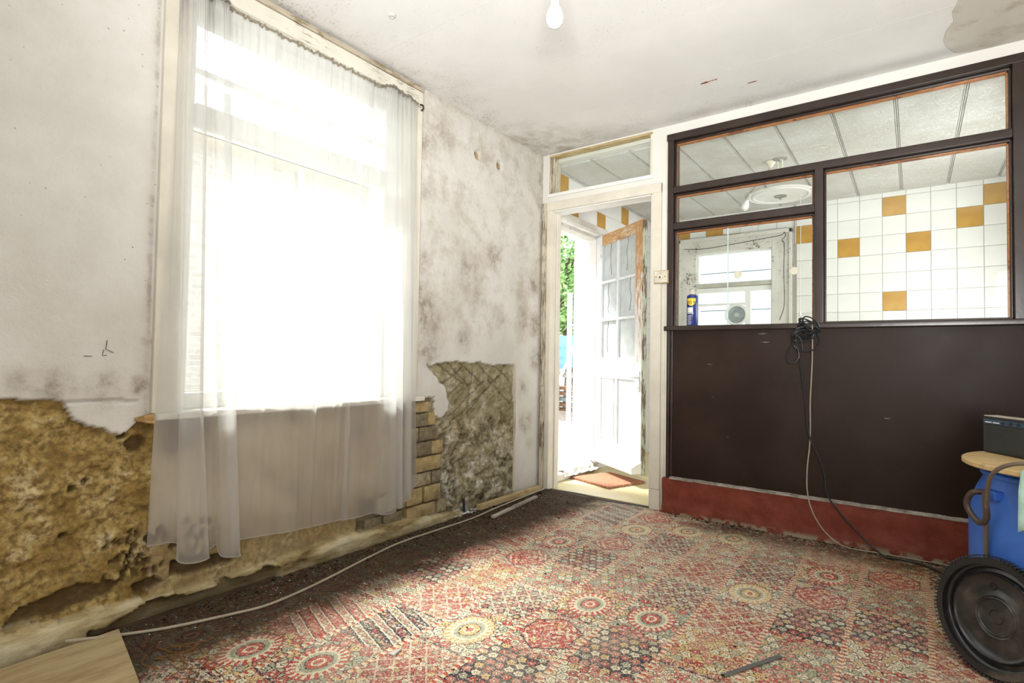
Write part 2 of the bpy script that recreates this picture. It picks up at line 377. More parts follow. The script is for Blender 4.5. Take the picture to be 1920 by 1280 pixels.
# stain blobs (y, z, radius, strength)
st = np.zeros_like(Yv)
for a, b, r_, s_ in ((2.84, 1.63, .10, .9), (2.60, 1.50, .14, .7), (2.66, 1.36, .12, .55), (2.43, 1.31, .10, .35), (2.25, 1.17, .10, 1), (2.19, 1.28, .10, 1), (2.19, 1.5, .08, .7), (2.2, 2.2, .13, .7), (2.33, 2.28, .11, .7), (2.56, 1.06, .08, .7), (3.22, 1.23, .11, .7), (3.33, 1.5, .09, .8), (3.36, 1.2, .1, 1), (3.38, .95, .1, .9), (2.94, 1.21, .08, .5),
                     (2.22, 1.9, .10, .5), (2.3, 1.7, .12, .35), (.556, .842, .07, .7), (.702, .83, .07, .7), (.80, .84, .035, 1.2), (.82, 1.0, .02, .8), (.47, .86, .05, .5), (2.25, 1.0, .10, .9), (3.22, .75, .09, .6), (3.24, .5, .09, .8), (3.30, .35, .06, .5), (3.40, 2.3, .06, .7), (3.41, 1.9, .05, .4), (.96, .68, .10, 1.0), (.92, .62, .06, .9), (1.30, .45, .05, .5), (1.75, .60, .10, .6), (2.0, .6, .07, .9), (2.02, .35, .08, .9), (1.42, .68, .04, .6), (1.42, .35, .04, .6)):
    st = np.maximum(st, s_ * np.exp(-((Yv - a) ** 2 + (Zv - b) ** 2) / (r_ * r_)))
st = np.maximum(st, .75 * np.exp(-np.abs(Yv - .822) / .012) * ((Yv < .83) & (Zv > .7)))
st = np.maximum(st, .5 * np.exp(-np.abs(Yv - 2.155) / .02) * ((Yv > 2.15)))
st = np.maximum(st, .6 * np.exp(-(H - Zv) / .03) * (Yv > 2.2))
st = np.maximum(st, .7 * np.exp(-(D - Yv) / .03))
ny, nz = len(gy), len(gz)
idx = np.arange(ny * nz).reshape(ny, nz); a = idx[:-1, :-1].ravel(); b = idx[1:, :-1].ravel(); c_ = idx[1:, 1:].ravel(); d_ = idx[:-1, 1:].ravel()
cy = (GY[:-1, :-1] + GY[1:, 1:]).ravel() / 2; cz = (GZ[:-1, :-1] + GZ[1:, 1:]).ravel() / 2
keep = ~((cy > WY0) & (cy < WY1) & (cz > WZ0) & (cz < WZ1))
me = bpy.data.meshes.new('plaster_surface'); me.from_pydata(np.c_[X, Yv, Zv].tolist(), [], np.c_[a, b, c_, d_][keep].tolist())
def fattr(me, name, arr): at = me.attributes.new(name, 'FLOAT', 'POINT'); at.data.foreach_set('value', arr.astype(np.float32))
zone = np.zeros_like(Yv)
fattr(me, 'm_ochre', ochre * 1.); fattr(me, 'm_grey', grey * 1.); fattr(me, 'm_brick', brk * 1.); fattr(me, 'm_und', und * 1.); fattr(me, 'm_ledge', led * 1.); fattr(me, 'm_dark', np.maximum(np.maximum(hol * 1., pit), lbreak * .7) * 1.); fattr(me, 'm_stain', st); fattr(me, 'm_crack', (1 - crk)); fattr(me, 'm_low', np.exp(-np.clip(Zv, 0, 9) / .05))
me.shade_smooth()
m = Mat('damp_plaster_wall', .9, .12)
n1 = m.noise(2.2, 6, .62); n2 = m.noise(14, 6, .65); n3 = m.noise(45, 4, .6)
fin = m.mix(n1.step(.35, .7), (.635, .615, .565), (.735, .72, .685))
fin = m.mix((m.vor(26) * -1 + .09).step(0, .03) * n1.step(.45, .6) * .7, fin, (.22, .17, .11))
stain = m.attr('m_stain') * ((n2 - .34) * 3.2 + (n3 - .5) * .8).clamp()
fin = m.mix(stain.step(.05, .85) * .8, fin, (.21, .165, .115)); fin = m.mix(m.attr('m_stain') * .35, fin, (.36, .30, .22))
x, y, z = m.xyz()
gen = (m.noise(4.5, 7, .75).step(.43, .70)) * ((y - 2.1).step(0, .05)) * (z - .95).step(0, .2) * .55
fin = m.mix(gen, fin, (.36, .29, .21))
och = m.ramp(m.noise(9, 7, .68), [(.30, (.12, .07, .02)), (.43, (.30, .195, .06)), (.55, (.46, .335, .13)), (.66, (.62, .52, .31)), (.76, (.42, .36, .27))])
och = m.mix(n3.step(.35, .62), tuple([.20, .135, .05]), och)
gr = m.ramp(m.noise(8, 8, .76), [(.34, (.10, .085, .045)), (.44, (.27, .235, .14)), (.54, (.44, .40, .28)), (.63, (.78, .76, .70))])
gr = m.mix(z.step(.95, .45), m.mix(.5, gr, (.26, .22, .12)), gr) if False else gr
top = (z - .45).step(0, .25); gr = m.mix(top * .6, gr, (.27, .235, .13))
undc = m.ramp(m.noise(3.5, 6, .65), [(.3, (.30, .235, .14)), (.5, (.50, .41, .27)), (.7, (.62, .54, .40))]); undc = m.mix(m.attr('m_stain').step(.1, .8) * .75, undc, (.14, .11, .08))
undc = m.mix((z * -1 + .34).step(0, .12) * .7, undc, och)
ldc = m.ramp(m.noise(7, 6, .65, m.scale(m.obj, (1, .4, 2))), [(.34, (.12, .08, .035)), (.44, (.40, .31, .15)), (.55, (.62, .53, .33)), (.68, (.74, .69, .54))])
cc = m.mix(m.attr('m_ochre'), fin, och); cc = m.mix(m.attr('m_und'), cc, undc); cc = m.mix(m.attr('m_grey'), cc, gr)
cc = m.mix(m.attr('m_brick'), cc, m.ramp(n2, [(.3, (.13, .10, .06)), (.7, (.34, .29, .19))])); cc = m.mix(m.attr('m_ledge'), cc, ldc)
cc = m.mix(m.attr('m_crack') * m.attr('m_grey') * .8, cc, (.06, .05, .03))
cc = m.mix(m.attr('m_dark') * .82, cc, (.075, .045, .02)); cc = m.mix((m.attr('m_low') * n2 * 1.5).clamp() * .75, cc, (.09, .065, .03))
m.col(cc).bump(n3 * .5 + n2 + m.noise(110, 3, .7) * .25, .5, .010)
o = bpy.data.objects.new('plaster_surface', me); col.objects.link(o); o.parent = wl; me.materials.append(m.m); PLASTER = m.m
# wall body behind the surface, with the outer faces
M['outer'] = plain('outside_white_render', (.80, .79, .76), .8, .2, .05, 3)
for b in ((-.30, -.085, -1.6, WY0, -.1, 2.6), (-.30, -.085, WY1, D + .16, -.1, 2.6), (-.30, -.085, WY0, WY1, -.1, WZ0 - .02), (-.30, -.085, WY0, WY1, WZ1, 2.6)):
    MB().box(*b).build('wall_core', M['outer'], wl)
for hy, hz, hr in holes:
    MB().box(-.034, -.026, hy - .03, hy - .004, hz - .034, hz + .034).box(-.034, -.022, hy + .006, hy + .03, hz - .034, hz + .034).build('lath', worn_wood('old_lath', (.45, .35, .2), (.32, .22, .1), .5), wl)
# bricks
bm_ = Mat('lime_stained_brick', .9, .15); rnd = bm_.nt.nodes.new('ShaderNodeObjectInfo'); rr = S(bm_.nt, rnd.outputs['Random'])
bc = bm_.ramp(bm_.noise(22, 6, .68), [(.28, (.15, .11, .06)), (.45, (.34, .28, .17)), (.62, (.50, .44, .30)), (.78, (.72, .69, .60))])
bc = bm_.mix(rr.gt(.6) * .55, bc, (.11, .085, .055)); bc = bm_.mix(rr.lt(.25) * .5, bc, (.50, .36, .14)); bc = bm_.mix(bm_.noise(7, 4).step(.5, .65) * .5, bc, (.12, .10, .06)); bm_.col(bc).bump(bm_.noise(50, 5, .7), .6, .006)
def rough_block(name, mat, parent, y0, y1, z0, z1, x0, x1, j=.004):
    ny_, nz_ = max(2, int((y1 - y0) / .02)), 4; mb = MB(); vs = []; fs = []
    for i in range(ny_ + 1):
        for k in range(nz_ + 1):
            u, v_ = i / ny_, k / nz_; ed = (i in (0, ny_)) or (k in (0, nz_))
            vs.append((x1 - (.006 if ed else 0) + random.uniform(-j, j) * (1 if not ed else .5), y0 + (y1 - y0) * u + random.uniform(-j, j) * .5, z0 + (z1 - z0) * v_ + random.uniform(-j, j) * .5))
    Q = nz_ + 1
    fs = [(i * Q + k, (i + 1) * Q + k, (i + 1) * Q + k + 1, i * Q + k + 1) for i in range(ny_) for k in range(nz_)]
    ring = [i * Q for i in range(ny_ + 1)] + [ny_ * Q + k for k in range(1, nz_ + 1)] + [i * Q + nz_ for i in range(ny_ - 1, -1, -1)] + [k for k in range(nz_ - 1, 0, -1)]
    n0 = len(vs); vs += [(x0, vs[i][1], vs[i][2]) for i in ring]; n = len(ring)
    fs += [(ring[i], ring[(i + 1) % n], n0 + (i + 1) % n, n0 + i) for i in range(n)]
    return mb.add(vs, fs).build(name, mat, parent, smooth=True, angle=.9)
# courses measured on the wall: (z0, z1, [y edges])
courses = [(.048, .118, [1.83, 1.95, 2.09, 2.115, 2.352, 2.44]), (.130, .215, [1.90, 2.05, 2.115, 2.245, 2.385]), (.225, .295, [2.10, 2.31, 2.40]), (.307, .385, [2.09, 2.17, 2.385]), (.397, .47, [2.11, 2.30, 2.40]), (.482, .555, [2.08, 2.20, 2.36]), (.565, .635, [2.10, 2.27, 2.34]), (.645, .70, [2.12, 2.28])]
for z0, z1, ye in courses:
    for a_, b_ in zip(ye[:-1], ye[1:]):
        if b_ - a_ < .04: continue
        rough_block('brick', bm_.m, wl, a_ + .006, b_ - .006, z0, z1, -.05, random.uniform(-.008, .002))

MB().box(-.02, .004, 3.100, 3.116, .04, .915).build('edge_bead', worn_wood('edge_bead_paint', (.62, .57, .46), (.28, .22, .13), .44, grain=(14, 14, 1)), wl, bevel=.002)
# ------------------------------------------------------------------ window in the left wall
w1 = struct('window_1')
P_ = M['old_paint']; PH = M['old_paint_h']; WG = M['white_gloss']
bx('casing', P_, w1, 0, .022, .835, .882, .737, 2.44); bx('casing', P_, w1, -.0, .014, .884, .932, .737, 2.40)
bx('casing', P_, w1, 0, .020, 2.115, 2.150, .737, 2.44); bx('casing', P_, w1, 0, .012, 2.05, 2.113, .737, 2.40)
bx('head_casing', worn_wood('mouldy_head_casing', (.72, .69, .60), (.40, .34, .24), .41, grain=(14, 1.5, 14)), w1, 0, .024, .835, 2.15, 2.375, 2.445)
bx('head_strip', worn_wood('bare_head_strip', (.50, .44, .34), (.32, .26, .17), .46, grain=(14, 1.5, 14)), w1, 0, .03, .835, 2.15, 2.447, 2.472)
for y0, y1 in ((.91, WY0 + .004), (WY1 - .004, WY1 + .02)): bx('reveal_lining', P_, w1, -.14, 0, y0, y1, .73, 2.41)
bx('reveal_head', WG, w1, -.14, 0, WY0, WY1, 2.355, 2.42)
sill = MB().box(-.14, .035, .93, 2.05, .712, .738).box(0, .045, .842, 2.19, .712, .737); sill.build('window_sill', worn_wood('split_window_sill', (.80, .77, .70), (.55, .38, .16), .36, grain=(6, 1, 6)), w1, bevel=.004)
MB().add([(0, .842, .737), (.046, .842, .737), (.044, .80, .734), (.02, .784, .722), (0, .787, .725), (0, .842, .706), (.046, .842, .700), (.038, .815, .704), (.015, .79, .712), (0, .79, .71)], [(0, 1, 2, 3, 4), (5, 9, 8, 7, 6), (0, 5, 6, 1), (1, 6, 7, 2), (2, 7, 8, 3), (3, 8, 9, 4), (4, 9, 5, 0)]).build('broken_sill_end', worn_wood('torn_sill_wood', (.60, .46, .26), (.48, .30, .12), .5, grain=(6, 1, 6)), w1, bevel=.004)
for y0, y1, nm in ((.932, .985, 'sash_stile'), (1.965, 2.048, 'sash_stile')): bx(nm, WG, w1, -.12, -.07, y0, y1, .738, 2.355)
bx('transom', worn_wood('mouldy_transom', (.74, .74, .71), (.38, .36, .31), .36, grain=(6, 1, 6)), w1, -.125, -.055, .985, 1.965, 1.882, 1.960, bevel=.006)
bx('bottom_rail', WG, w1, -.12, -.07, .985, 1.965, .738, .80); bx('top_rail', WG, w1, -.12, -.07, .985, 1.965, 2.30, 2.355)
bx('glazing_bead', WG, w1, -.115, -.085, .985, 1.965, 2.10, 2.115)
MB().box(-.098, -.094, .98, 1.97, .79, 1.89).build('pane', M['glass'], w1); MB().box(-.098, -.094, .98, 1.97, 1.95, 2.31).build('pane', M['glass'], w1)

# curtains
SH = sheer_mat('grey_white_net', (.84, .835, .82), .48, .3)
def curtain(name, ctrl, label, ripples, zt=2.335, org=(.05, 1.4, .2)):
    """ctrl: list of (top(y,x), mid(y,x), bottom(y,x), zbottom)"""
    rows = []
    for k in range(3): rows.append(spline([(c[k][0], c[k][1], c[3]) for c in ctrl], 14))
    n = len(rows[0]); nz_ = 46; vs = []
    for j in range(nz_ + 1):
        t = j / nz_
        for i in range(n):
            zb = rows[2][i].z; z = zt + (zb - zt) * t; zm = .76
            if z > zm: q = (zt - z) / (zt - zm); q = q * q * (3 - 2 * q) if False else q; A, B = rows[0][i], rows[1][i]
            else: q = (zm - z) / (zm - zb); A, B = rows[1][i], rows[2][i]
            y = A.x + (B.x - A.x) * q; x = A.y + (B.y - A.y) * q
            g = math.exp(-(zt - z) / .16)
            x += ripples(i, t, y) + g * .006 * math.sin(i * 1.9) + .0022 * math.sin(y * 47 + z * 3)
            if z < .74: x = x + 0
            z_ = z + (.006 * math.sin(i * 2.7) if j == 0 else 0)
            vs.append((max(x, .047 if .70 < z < .745 else (.028 if z > 2.36 else .026)), y, z_))
    fs = [(j * n + i, j * n + i + 1, (j + 1) * n + i + 1, (j + 1) * n + i) for j in range(nz_) for i in range(n - 1)]
    th = thing(name, org, label, 'curtain', 'net curtains at the window')
    o = MB().add(vs, fs).build('net_fabric', SH, th, smooth=True, angle=0)
    # stitched heading
    hd = [Vector(vs[i]) + Vector((.001, 0, .004)) for i in range(n)]
    MB().tube(hd, .006, 6).build('gathered_heading', sheer_mat('heading_tape', (.50, .46, .38), .1), th, smooth=True)
    hm = [Vector(vs[nz_ * n + i]) for i in range(n)]
    MB().tube(hm, .0022, 5).build('hem', SH, th, smooth=True); return th
lc = [((.875, .05), (.835, .05), (.825, .045), .27), ((.885, .035), (.875, .045), (.87, .035), .262), ((.90, .035), (.915, .047), (.93, .035), .25), ((.893, .075), (.903, .085), (.905, .10), .21), ((.92, .09), (.93, .11), (.94, .125), .195), ((.95, .09), (.975, .105), (1.012, .11), .19),
      ((.955, .055), (.985, .06), (1.02, .06), .20), ((.97, .05), (1.025, .055), (1.045, .055), .205), ((.985, .045), (1.05, .05), (1.07, .04), .21), ((.985, .075), (1.045, .085), (1.065, .09), .18), ((1.005, .085), (1.075, .10), (1.10, .11), .17), ((1.035, .08), (1.107, .09), (1.14, .095), .165),
      ((1.03, .05), (1.085, .05), (1.125, .045), .20), ((1.07, .045), (1.13, .048), (1.15, .04), .205), ((1.20, .045), (1.24, .05), (1.26, .045), .20), ((1.35, .045), (1.36, .05), (1.37, .05), .19), ((1.50, .045), (1.47, .055), (1.48, .05), .185), ((1.65, .045), (1.58, .05), (1.59, .045), .18), ((1.80, .045), (1.675, .052), (1.69, .05), .175)]
PLE = ((1.17, .5, .012), (1.25, .9, .016), (1.34, .35, .010), (1.45, .55, .014), (1.515, 1.3, .020), (1.58, .5, .012), (1.63, .8, .016), (1.675, 1.1, .018), (1.71, .5, .014), (1.74, 1.2, .018), (1.765, .6, .014))
def rl(i, t, y=0):
    if i < 186: return 0
    r = .004 * math.sin(y * 9 + t * 2)
    for a_, ln_, am in PLE:
        w_ = max(0., 1 - t / ln_); yk_ = a_ - (a_ - 1.15) * .13 * t; r += am * (w_ ** .5) * math.exp(-((y - yk_) / .0085) ** 2)
    r += .012 * math.exp(-((y - 1.40) / .012) ** 2) * max(0, t - .55) * 1.5 + .016 * math.exp(-((y - 1.56) / .05) ** 2) * max(0, t - .6) * 1.2
    return r
curtain('net_curtain', lc, 'wide sheer net curtain with thick folds at its left, covering most of the window', rl)
rc = [((1.72, .032), (1.66, .047), (1.66, .033), .165), ((1.78, .034), (1.76, .047), (1.76, .04), .165), ((1.83, .036), (1.85, .048), (1.845, .045), .165), ((1.85, .07), (1.872, .075), (1.865, .085), .16), ((1.875, .085), (1.91, .095), (1.91, .10), .16), ((1.905, .08), (1.945, .085), (1.955, .09), .162),
      ((1.90, .045), (1.93, .05), (1.94, .045), .168), ((1.92, .06), (1.955, .07), (1.965, .07), .168), ((1.94, .08), (1.985, .085), (2.0, .085), .172), ((1.94, .045), (1.98, .05), (1.99, .045), .19), ((1.965, .065), (2.01, .07), (2.02, .07), .19), ((2.0, .08), (2.05, .085), (2.063, .085), .205),
      ((2.0, .045), (2.04, .05), (2.055, .045), .225), ((2.03, .06), (2.07, .065), (2.085, .065), .24), ((2.08, .05), (2.105, .055), (2.131, .055), .269)]
curtain('net_curtain', rc, 'narrow sheer net curtain bunched at the right of the window, next to the bare bricks', lambda i, t, y: 0, zt=2.345, org=(.05, 1.95, .2))
wr = thing('curtain_wire', (.035, 1.5, 2.35), 'thin sagging wire the net curtains hang from, with a dark hook at its right end', 'curtain wire')
MB().tube(spline([(.035, .85, 2.36), (.04, 1.2, 2.348), (.04, 1.6, 2.342), (.04, 1.9, 2.345), (.03, 2.13, 2.352)]), .0025, 6).build('wire', M['grey_cable'], wr, smooth=True)
MB().tube([(.002, 2.128, 2.37), (.03, 2.13, 2.37), (.042, 2.13, 2.36), (.045, 2.13, 2.345), (.035, 2.13, 2.335), (.028, 2.131, 2.34)], .005, 8).build('hook', M['black_rubber'], wr, smooth=True)

# ------------------------------------------------------------------ partition wall (wall_back) with door frame, transom light, brown screen
wk = struct('wall_back'); TH = .115
WW = M['white_wall']
for b in ((-.02, .06, D, D + TH, 0, H + .02), (.06, .855, D, D + TH, 2.10, 2.175), (.06, .855, D, D + TH, 2.468, H + .02), (.855, .972, D, D + TH, 0, H + .02), (.972, 3.13, D, D + TH, 2.412, H + .02), (2.69, 3.13, D, D + TH, 1.15, 2.412)):
    MB().box(*b).build('wall_section', WW, wk)
MB().box(.972, 3.13, D + .012, D + TH, .0, 1.145).build('wall_section', WW, wk)
d1 = struct('door_1')
OP = M['old_paint']; OG = M['old_paint_grey']
bx('architrave', OG, d1, .010, .048, D - .022, D, 0, 2.118); bx('architrave_bead', OP, d1, .048, .085, D - .014, D, 0, 2.08)
bx('architrave', OP, d1, .865, .931, D - .016, D, .13, 2.118); bx('architrave_foot', OP, d1, .865, .933, D - .018, D, 0, .128)
bx('architrave_head', OP, d1, .048, .931, D - .020, D, 2.055, 2.118)
bx('door_lining', OP, d1, .06, .085, D, D + TH + .01, 0, 2.08); bx('door_lining', OP, d1, .865, .89, D, D + TH + .01, 0, 2.08); bx('lining_head', WG, d1, .085, .865, D, D + TH + .01, 2.048, 2.085)
bx('door_stop', OP, d1, .085, .095, D + .06, D + TH, 0, 2.05)
bx('strip', OP, wk, .935, .955, D - .006, D, 0, 1.45); bx('strip', OP, wk, .955, .970, D - .003, D, 0, 2.42)
# transom light above the door
w2 = struct('window_2')
for b in ((.06, .085), (.088, .100)): bx('frame_stile', OG, w2, b[0], b[1], D - .006, D + .09, 2.175, 2.468)
bx('frame_stile', OP, w2, .846, .862, D - .004, D + .09, 2.175, 2.468); bx('frame_head', worn_wood('bare_strip', (.55, .44, .24), (.45, .34, .16), .5, grain=(1, 8, 8)), w2, .06, .862, D - .008, D + .09, 2.456, 2.472)
bx('frame_sill', WG, w2, .05, .868, D - .012, D + .09, 2.160, 2.185); MB().box(.09, .85, D + .04, D + .044, 2.18, 2.46).build('pane', M['glass'], w2)
# brown glazed screen
w3 = struct('window_3'); B = M['brown']; RW = M['redwood']; F0 = D - .020; F1 = D + .10
bx('frame_post', B, w3, .972, 1.010, F0, F1, 1.15, 2.412); bx('frame_post', B, w3, 2.628, 2.69, F0, F1, 1.15, 2.412)
bx('frame_head', B, w3, .968, 2.694, F0 - .006, F1, 2.375, 2.418)
bx('frame_rail', B, w3, 1.010, 2.628, F0 + .002, F1, 2.032, 2.072); bx('frame_rail', B, w3, 1.010, 1.81, F0 + .003, F1, 1.797, 1.838)
bx('frame_mullion', B, w3, 1.81, 1.852, F0, F1, 1.175, 2.035)
bx('frame_sill', B, w3, .962, 2.95, D - .045, F1, 1.148, 1.178, bevel=.006)
lights_ = [(1.01, 2.628, 2.072, 2.375), (1.01, 1.81, 1.838, 2.032), (1.852, 2.628, 1.178, 2.032), (1.01, 1.81, 1.178, 1.797)]
for i, (x0, x1, z0, z1) in enumerate(lights_):
    # brown quadrant beads in front, bare wood edges behind
    for (a0, a1, c0, c1) in ((x0, x1, z1 - .014, z1), (x0, x1, z0, z0 + (.010 if i < 3 else .004)), (x0, x0 + .012, z0, z1), (x1 - .012, x1, z0, z1)):
        bx('glazing_bead', B, w3, a0, a1, D + .006, D + .022, c0, c1, bevel=.004)
    for (a0, a1, c0, c1) in ((x0, x1, z1 - .020, z1), (x0, x0 + .006, z0, z1), (x1 - .018, x1, z0, z1)):
        bx('bare_edge', RW, w3, a0, a1, D + .023, D + .05, c0, c1, bevel=0)
    if i < 3: MB().box(x0, x1, D + .0225, D + .0265, z0, z1).build('pane', M['glass'], w3)
for k, (x0, x1, yy) in enumerate(((1.01, 1.345, .030), (1.335, 1.81, .040))):
    sp_ = MB().box(x0, x1, D + yy, D + yy + .004, 1.178, 1.797).build('sliding_pane', M['glass'], w3)
bx('glass_edge', plain('pale_glass_edge', (.62, .74, .72), .15, .6), w3, 1.333, 1.336, D + .029, D + .045, 1.178, 1.797, bevel=0)
for hx, hz, yy in ((1.393, 1.486, .040), (1.700, 1.484, .040)):
    q = MB(); q.M = frame_matrix((hx, D + yy - .003, hz), (0, -1, 0)); q.lathe([(.001, .002), (.018, .002), (.019, .003), (.022, .003), (.023, .0)], 24).build('finger_pull', plain('beige_pull', (.62, .60, .48), .5, .3, .05), w3, smooth=True)
# brown panel and posts below, red skirting
pn = Mat('scuffed_brown_panel', .5, .15); n = pn.noise(2.5, 5, .6); sp = (pn.vor(9) * -1 + .035).step(0, .01) * pn.noise(3, 2).step(.5, .56); scr = (pn.noise(30, 3, .5, pn.scale(pn.obj, (.12, 1, 1))) - .70).step(0, .02) * pn.noise(2.5, 2).step(.55, .62)
pc = pn.mix(n.step(.3, .7), (.022, .012, .008), (.036, .022, .016)); pc = pn.mix((sp + scr).clamp() * .5, pc, (.45, .40, .35))
pn.col(pc).set(Roughness=n * .3 + .32).bump(pn.noise(60, 3), .06, .002)
bx('brown_panel', pn.m, wk, 1.008, 3.12, D + .002, D + .013, .215, 1.15, bevel=0); bx('panel_post', B, wk, .972, .992, D - .016, D + .013, .215, 1.15, bevel=.004); bx('panel_bead', B, wk, .992, 1.010, D - .006, D + .013, .215, 1.15, bevel=.004)
bx('panel_post', B, wk, 2.98, 3.12, D - .016, D + .013, .215, 1.15)
rp = Mat('red_painted_plaster', .5, .25); n = rp.noise(9, 6, .65); rc_ = rp.mix(n.step(.3, .7), (.155, .030, .016), (.235, .055, .034)); rc_ = rp.mix((rp.vor(14) * -1 + .05).step(0, .015) * rp.noise(4, 2).step(.5, .58), rc_, (.55, .48, .42))
x, y, z = rp.xyz(); rc_ = rp.mix((z * -1 + .035).step(0, .03) * rp.noise(22, 5).step(.45, .55), rc_, (.30, .26, .18)); rp.col(rc_).bump(rp.noise(26, 6, .6), .5, .006)
bb = struct('baseboard_back')
NX = 120
vs = []; fs = []
for i in range(NX + 1):
    xx = .955 + (3.12 - .955) * i / NX
    for k in range(9):
        zz = .214 * k / 8; yy = D - .030 - .006 * (mnoise.noise(Vector((xx * 5, zz * 14, 0)))) - (.010 if k < 2 else 0)
        if k == 8: zz += .004 * mnoise.noise(Vector((xx * 11, 3, 0)))
        vs.append((xx, yy, zz))
fs = [(i * 9 + k, (i + 1) * 9 + k, (i + 1) * 9 + k + 1, i * 9 + k + 1) for i in range(NX) for k in range(8)]
fs += [(i * 9 + 8, (i + 1) * 9 + 8, len(vs) + i + 1, len(vs) + i) for i in range(NX)]; vs += [(.955 + (3.12 - .955) * i / NX, D + .004, .218) for i in range(NX + 1)]
n0 = len(vs); vs += [(.955, D + .004, 0), (.955, D + .004, .218)]; fs += [tuple(range(9)) + (n0 + 1, n0)]
MB().add(vs, fs).build('red_skirting', rp.m, bb, smooth=True, angle=.7)
vs = []
for i in range(NX + 1):
    xx = 1.0 + 2.1 * i / NX; q = mnoise.noise(Vector((xx * 14, 0, 7))) * .003; vs += [(xx, D - .034 + q * .3, .2145 + q), (xx, D - .034 + q, .2205 + q), (xx, D + .003, .226 + q)]
MB().add(vs, [(i * 3 + k, (i + 1) * 3 + k, (i + 1) * 3 + k + 1, i * 3 + k + 1) for i in range(NX) for k in range(2)]).build('dusty_ledge', plain('pale_dust', (.42, .38, .33), .9, .1, .35, 25), bb)

# light switch
sw = thing('light_switch', (.937, D - .02, 1.455), 'old cream surface light switch on the door post beside the brown screen', 'light switch')
bx('backing_box', M['wood'], sw, .886, .984, D - .022, D - .003, 1.455, 1.541); bx('cover_plate', plain('grimy_cream_plate', (.68, .63, .52), .5, .3, .15, 20), sw, .893, .979, D - .034, D - .021, 1.460, 1.536, bevel=.003)
q = MB(); q.M = frame_matrix((.935, D - .034, 1.499), (0, -1, 0)); q.lathe([(.014, 0), (.013, .003), (.008, .005), (.001, .005)], 20).build('switch_collar', M['cream'], sw, smooth=True)
q = MB(); q.M = frame_matrix((.935, D - .038, 1.499), (0, -1, -.7)); q.lathe([(.003, 0), (.0045, .012), (.003, .015), (.0005, .016)], 12).build('toggle', M['dark'], sw, smooth=True)
for xx in (.905, .966):
    q = MB(); q.M = frame_matrix((xx, D - .034, 1.499), (0, -1, 0)); q.lathe([(.0035, 0), (.003, .0015), (.0005, .0015)], 10).build('screw', M['dark'], sw)

# ------------------------------------------------------------------ kitchen beyond
tile_w = plain('white_glazed_tile', (.80, .80, .78), .18, .5, .04, 3); tile_y = Mat('amber_glazed_tile', .22, .5); tile_y.col(tile_y.ramp(tile_y.noise(9, 5), [(.3, (.42, .22, .035)), (.7, (.56, .32, .06))])); tile_y = tile_y.m
grout = plain('grey_grout', (.60, .59, .56), .9, .1)
wf = struct('wall_far'); wo = struct('wall_kitchen_left')
for b in ((0, .46, 0, 2.6), (1.19, 3.3, 0, 2.6), (.46, 1.19, 0, 1.10), (.46, 1.19, 2.06, 2.6)): MB().box(b[0] - (.3 if b[0] == 0 else 0), b[1], YK + .004, YK + .16, b[2], b[3]).build('wall_section', grout, wf)
PX, PZ = .1645, .1615; ex0, ez0 = 1.71, 1.409
def tile_mesh(n, w_, h_, mat):
    return MB().box(-w_ / 2, w_ / 2, -.004, .005, -h_ / 2, h_ / 2).build('tile', mat, None, bevel=0).data
t_white = bpy.data.meshes.new('tile'); 
def mk_tile(mat, w_, h_):
    vs = [(-w_ / 2, 0, -h_ / 2), (w_ / 2, 0, -h_ / 2), (w_ / 2, 0, h_ / 2), (-w_ / 2, 0, h_ / 2)]; i_ = .003
    vs += [(-w_ / 2 + i_, -.004, -h_ / 2 + i_), (w_ / 2 - i_, -.004, -h_ / 2 + i_), (w_ / 2 - i_, -.004, h_ / 2 - i_), (-w_ / 2 + i_, -.004, h_ / 2 - i_)]
    fs = [(4, 5, 6, 7), (0, 1, 5, 4), (1, 2, 6, 5), (2, 3, 7, 6), (3, 0, 4, 7)]; me = bpy.data.meshes.new('tile'); me.from_pydata(vs, [], fs); me.materials.append(mat); return me
tw_, ty_ = mk_tile(tile_w, PX - .0018, PZ - .0018), mk_tile(tile_y, PX - .0018, PZ - .0018)
yell = {(0, 3), (2, 5), (3, 3), (5, 4), (6, 5), (2, 0), (-2, 4), (-7, 5), (-9, 5), (-6, 4)}
for i in range(-11, 9):
    for k in range(-2, 7):
        x0 = ex0 + i * PX; z0 = ez0 + k * PZ
        if x0 < -.02 or x0 + PX > 3.12: continue
        if x0 + PX > .38 and x0 < 1.26 and z0 < 2.05: continue
        if z0 + PZ > ZK + .12: continue
        o = bpy.data.objects.new('tile', ty_ if (i, k) in yell else tw_); col.objects.link(o); o.parent = wf; o.location = (x0 + PX / 2, YK, z0 + PZ / 2)
# left kitchen wall (with the outer door)
KX = .012
for b in ((3.5, 3.62, 0, 2.6), (4.42, 5.8, 0, 2.6), (3.62, 4.42, 2.075, 2.6)): MB().box(-.29, KX - .004, b[0], b[1], b[2], b[3]).build('wall_section', M['outer'], wo)
ty2 = 0
for j in range(0, 13):
    for k in range(-7, 3):
        y0 = 3.621 + j * PX; z0 = 2.095 + k * PZ
        if y0 + PX > YK: continue
        if k < 0 and y0 < 4.5: continue
        o = bpy.data.objects.new('tile', ty_ if (j, k) in {(4, 0), (7, 1), (1, 0), (0, 1)} else tw_); col.objects.link(o); o.parent = wo
        o.location = (KX, y0 + PX / 2, z0 + PZ / 2); o.rotation_euler = (0, 0, PI / 2)
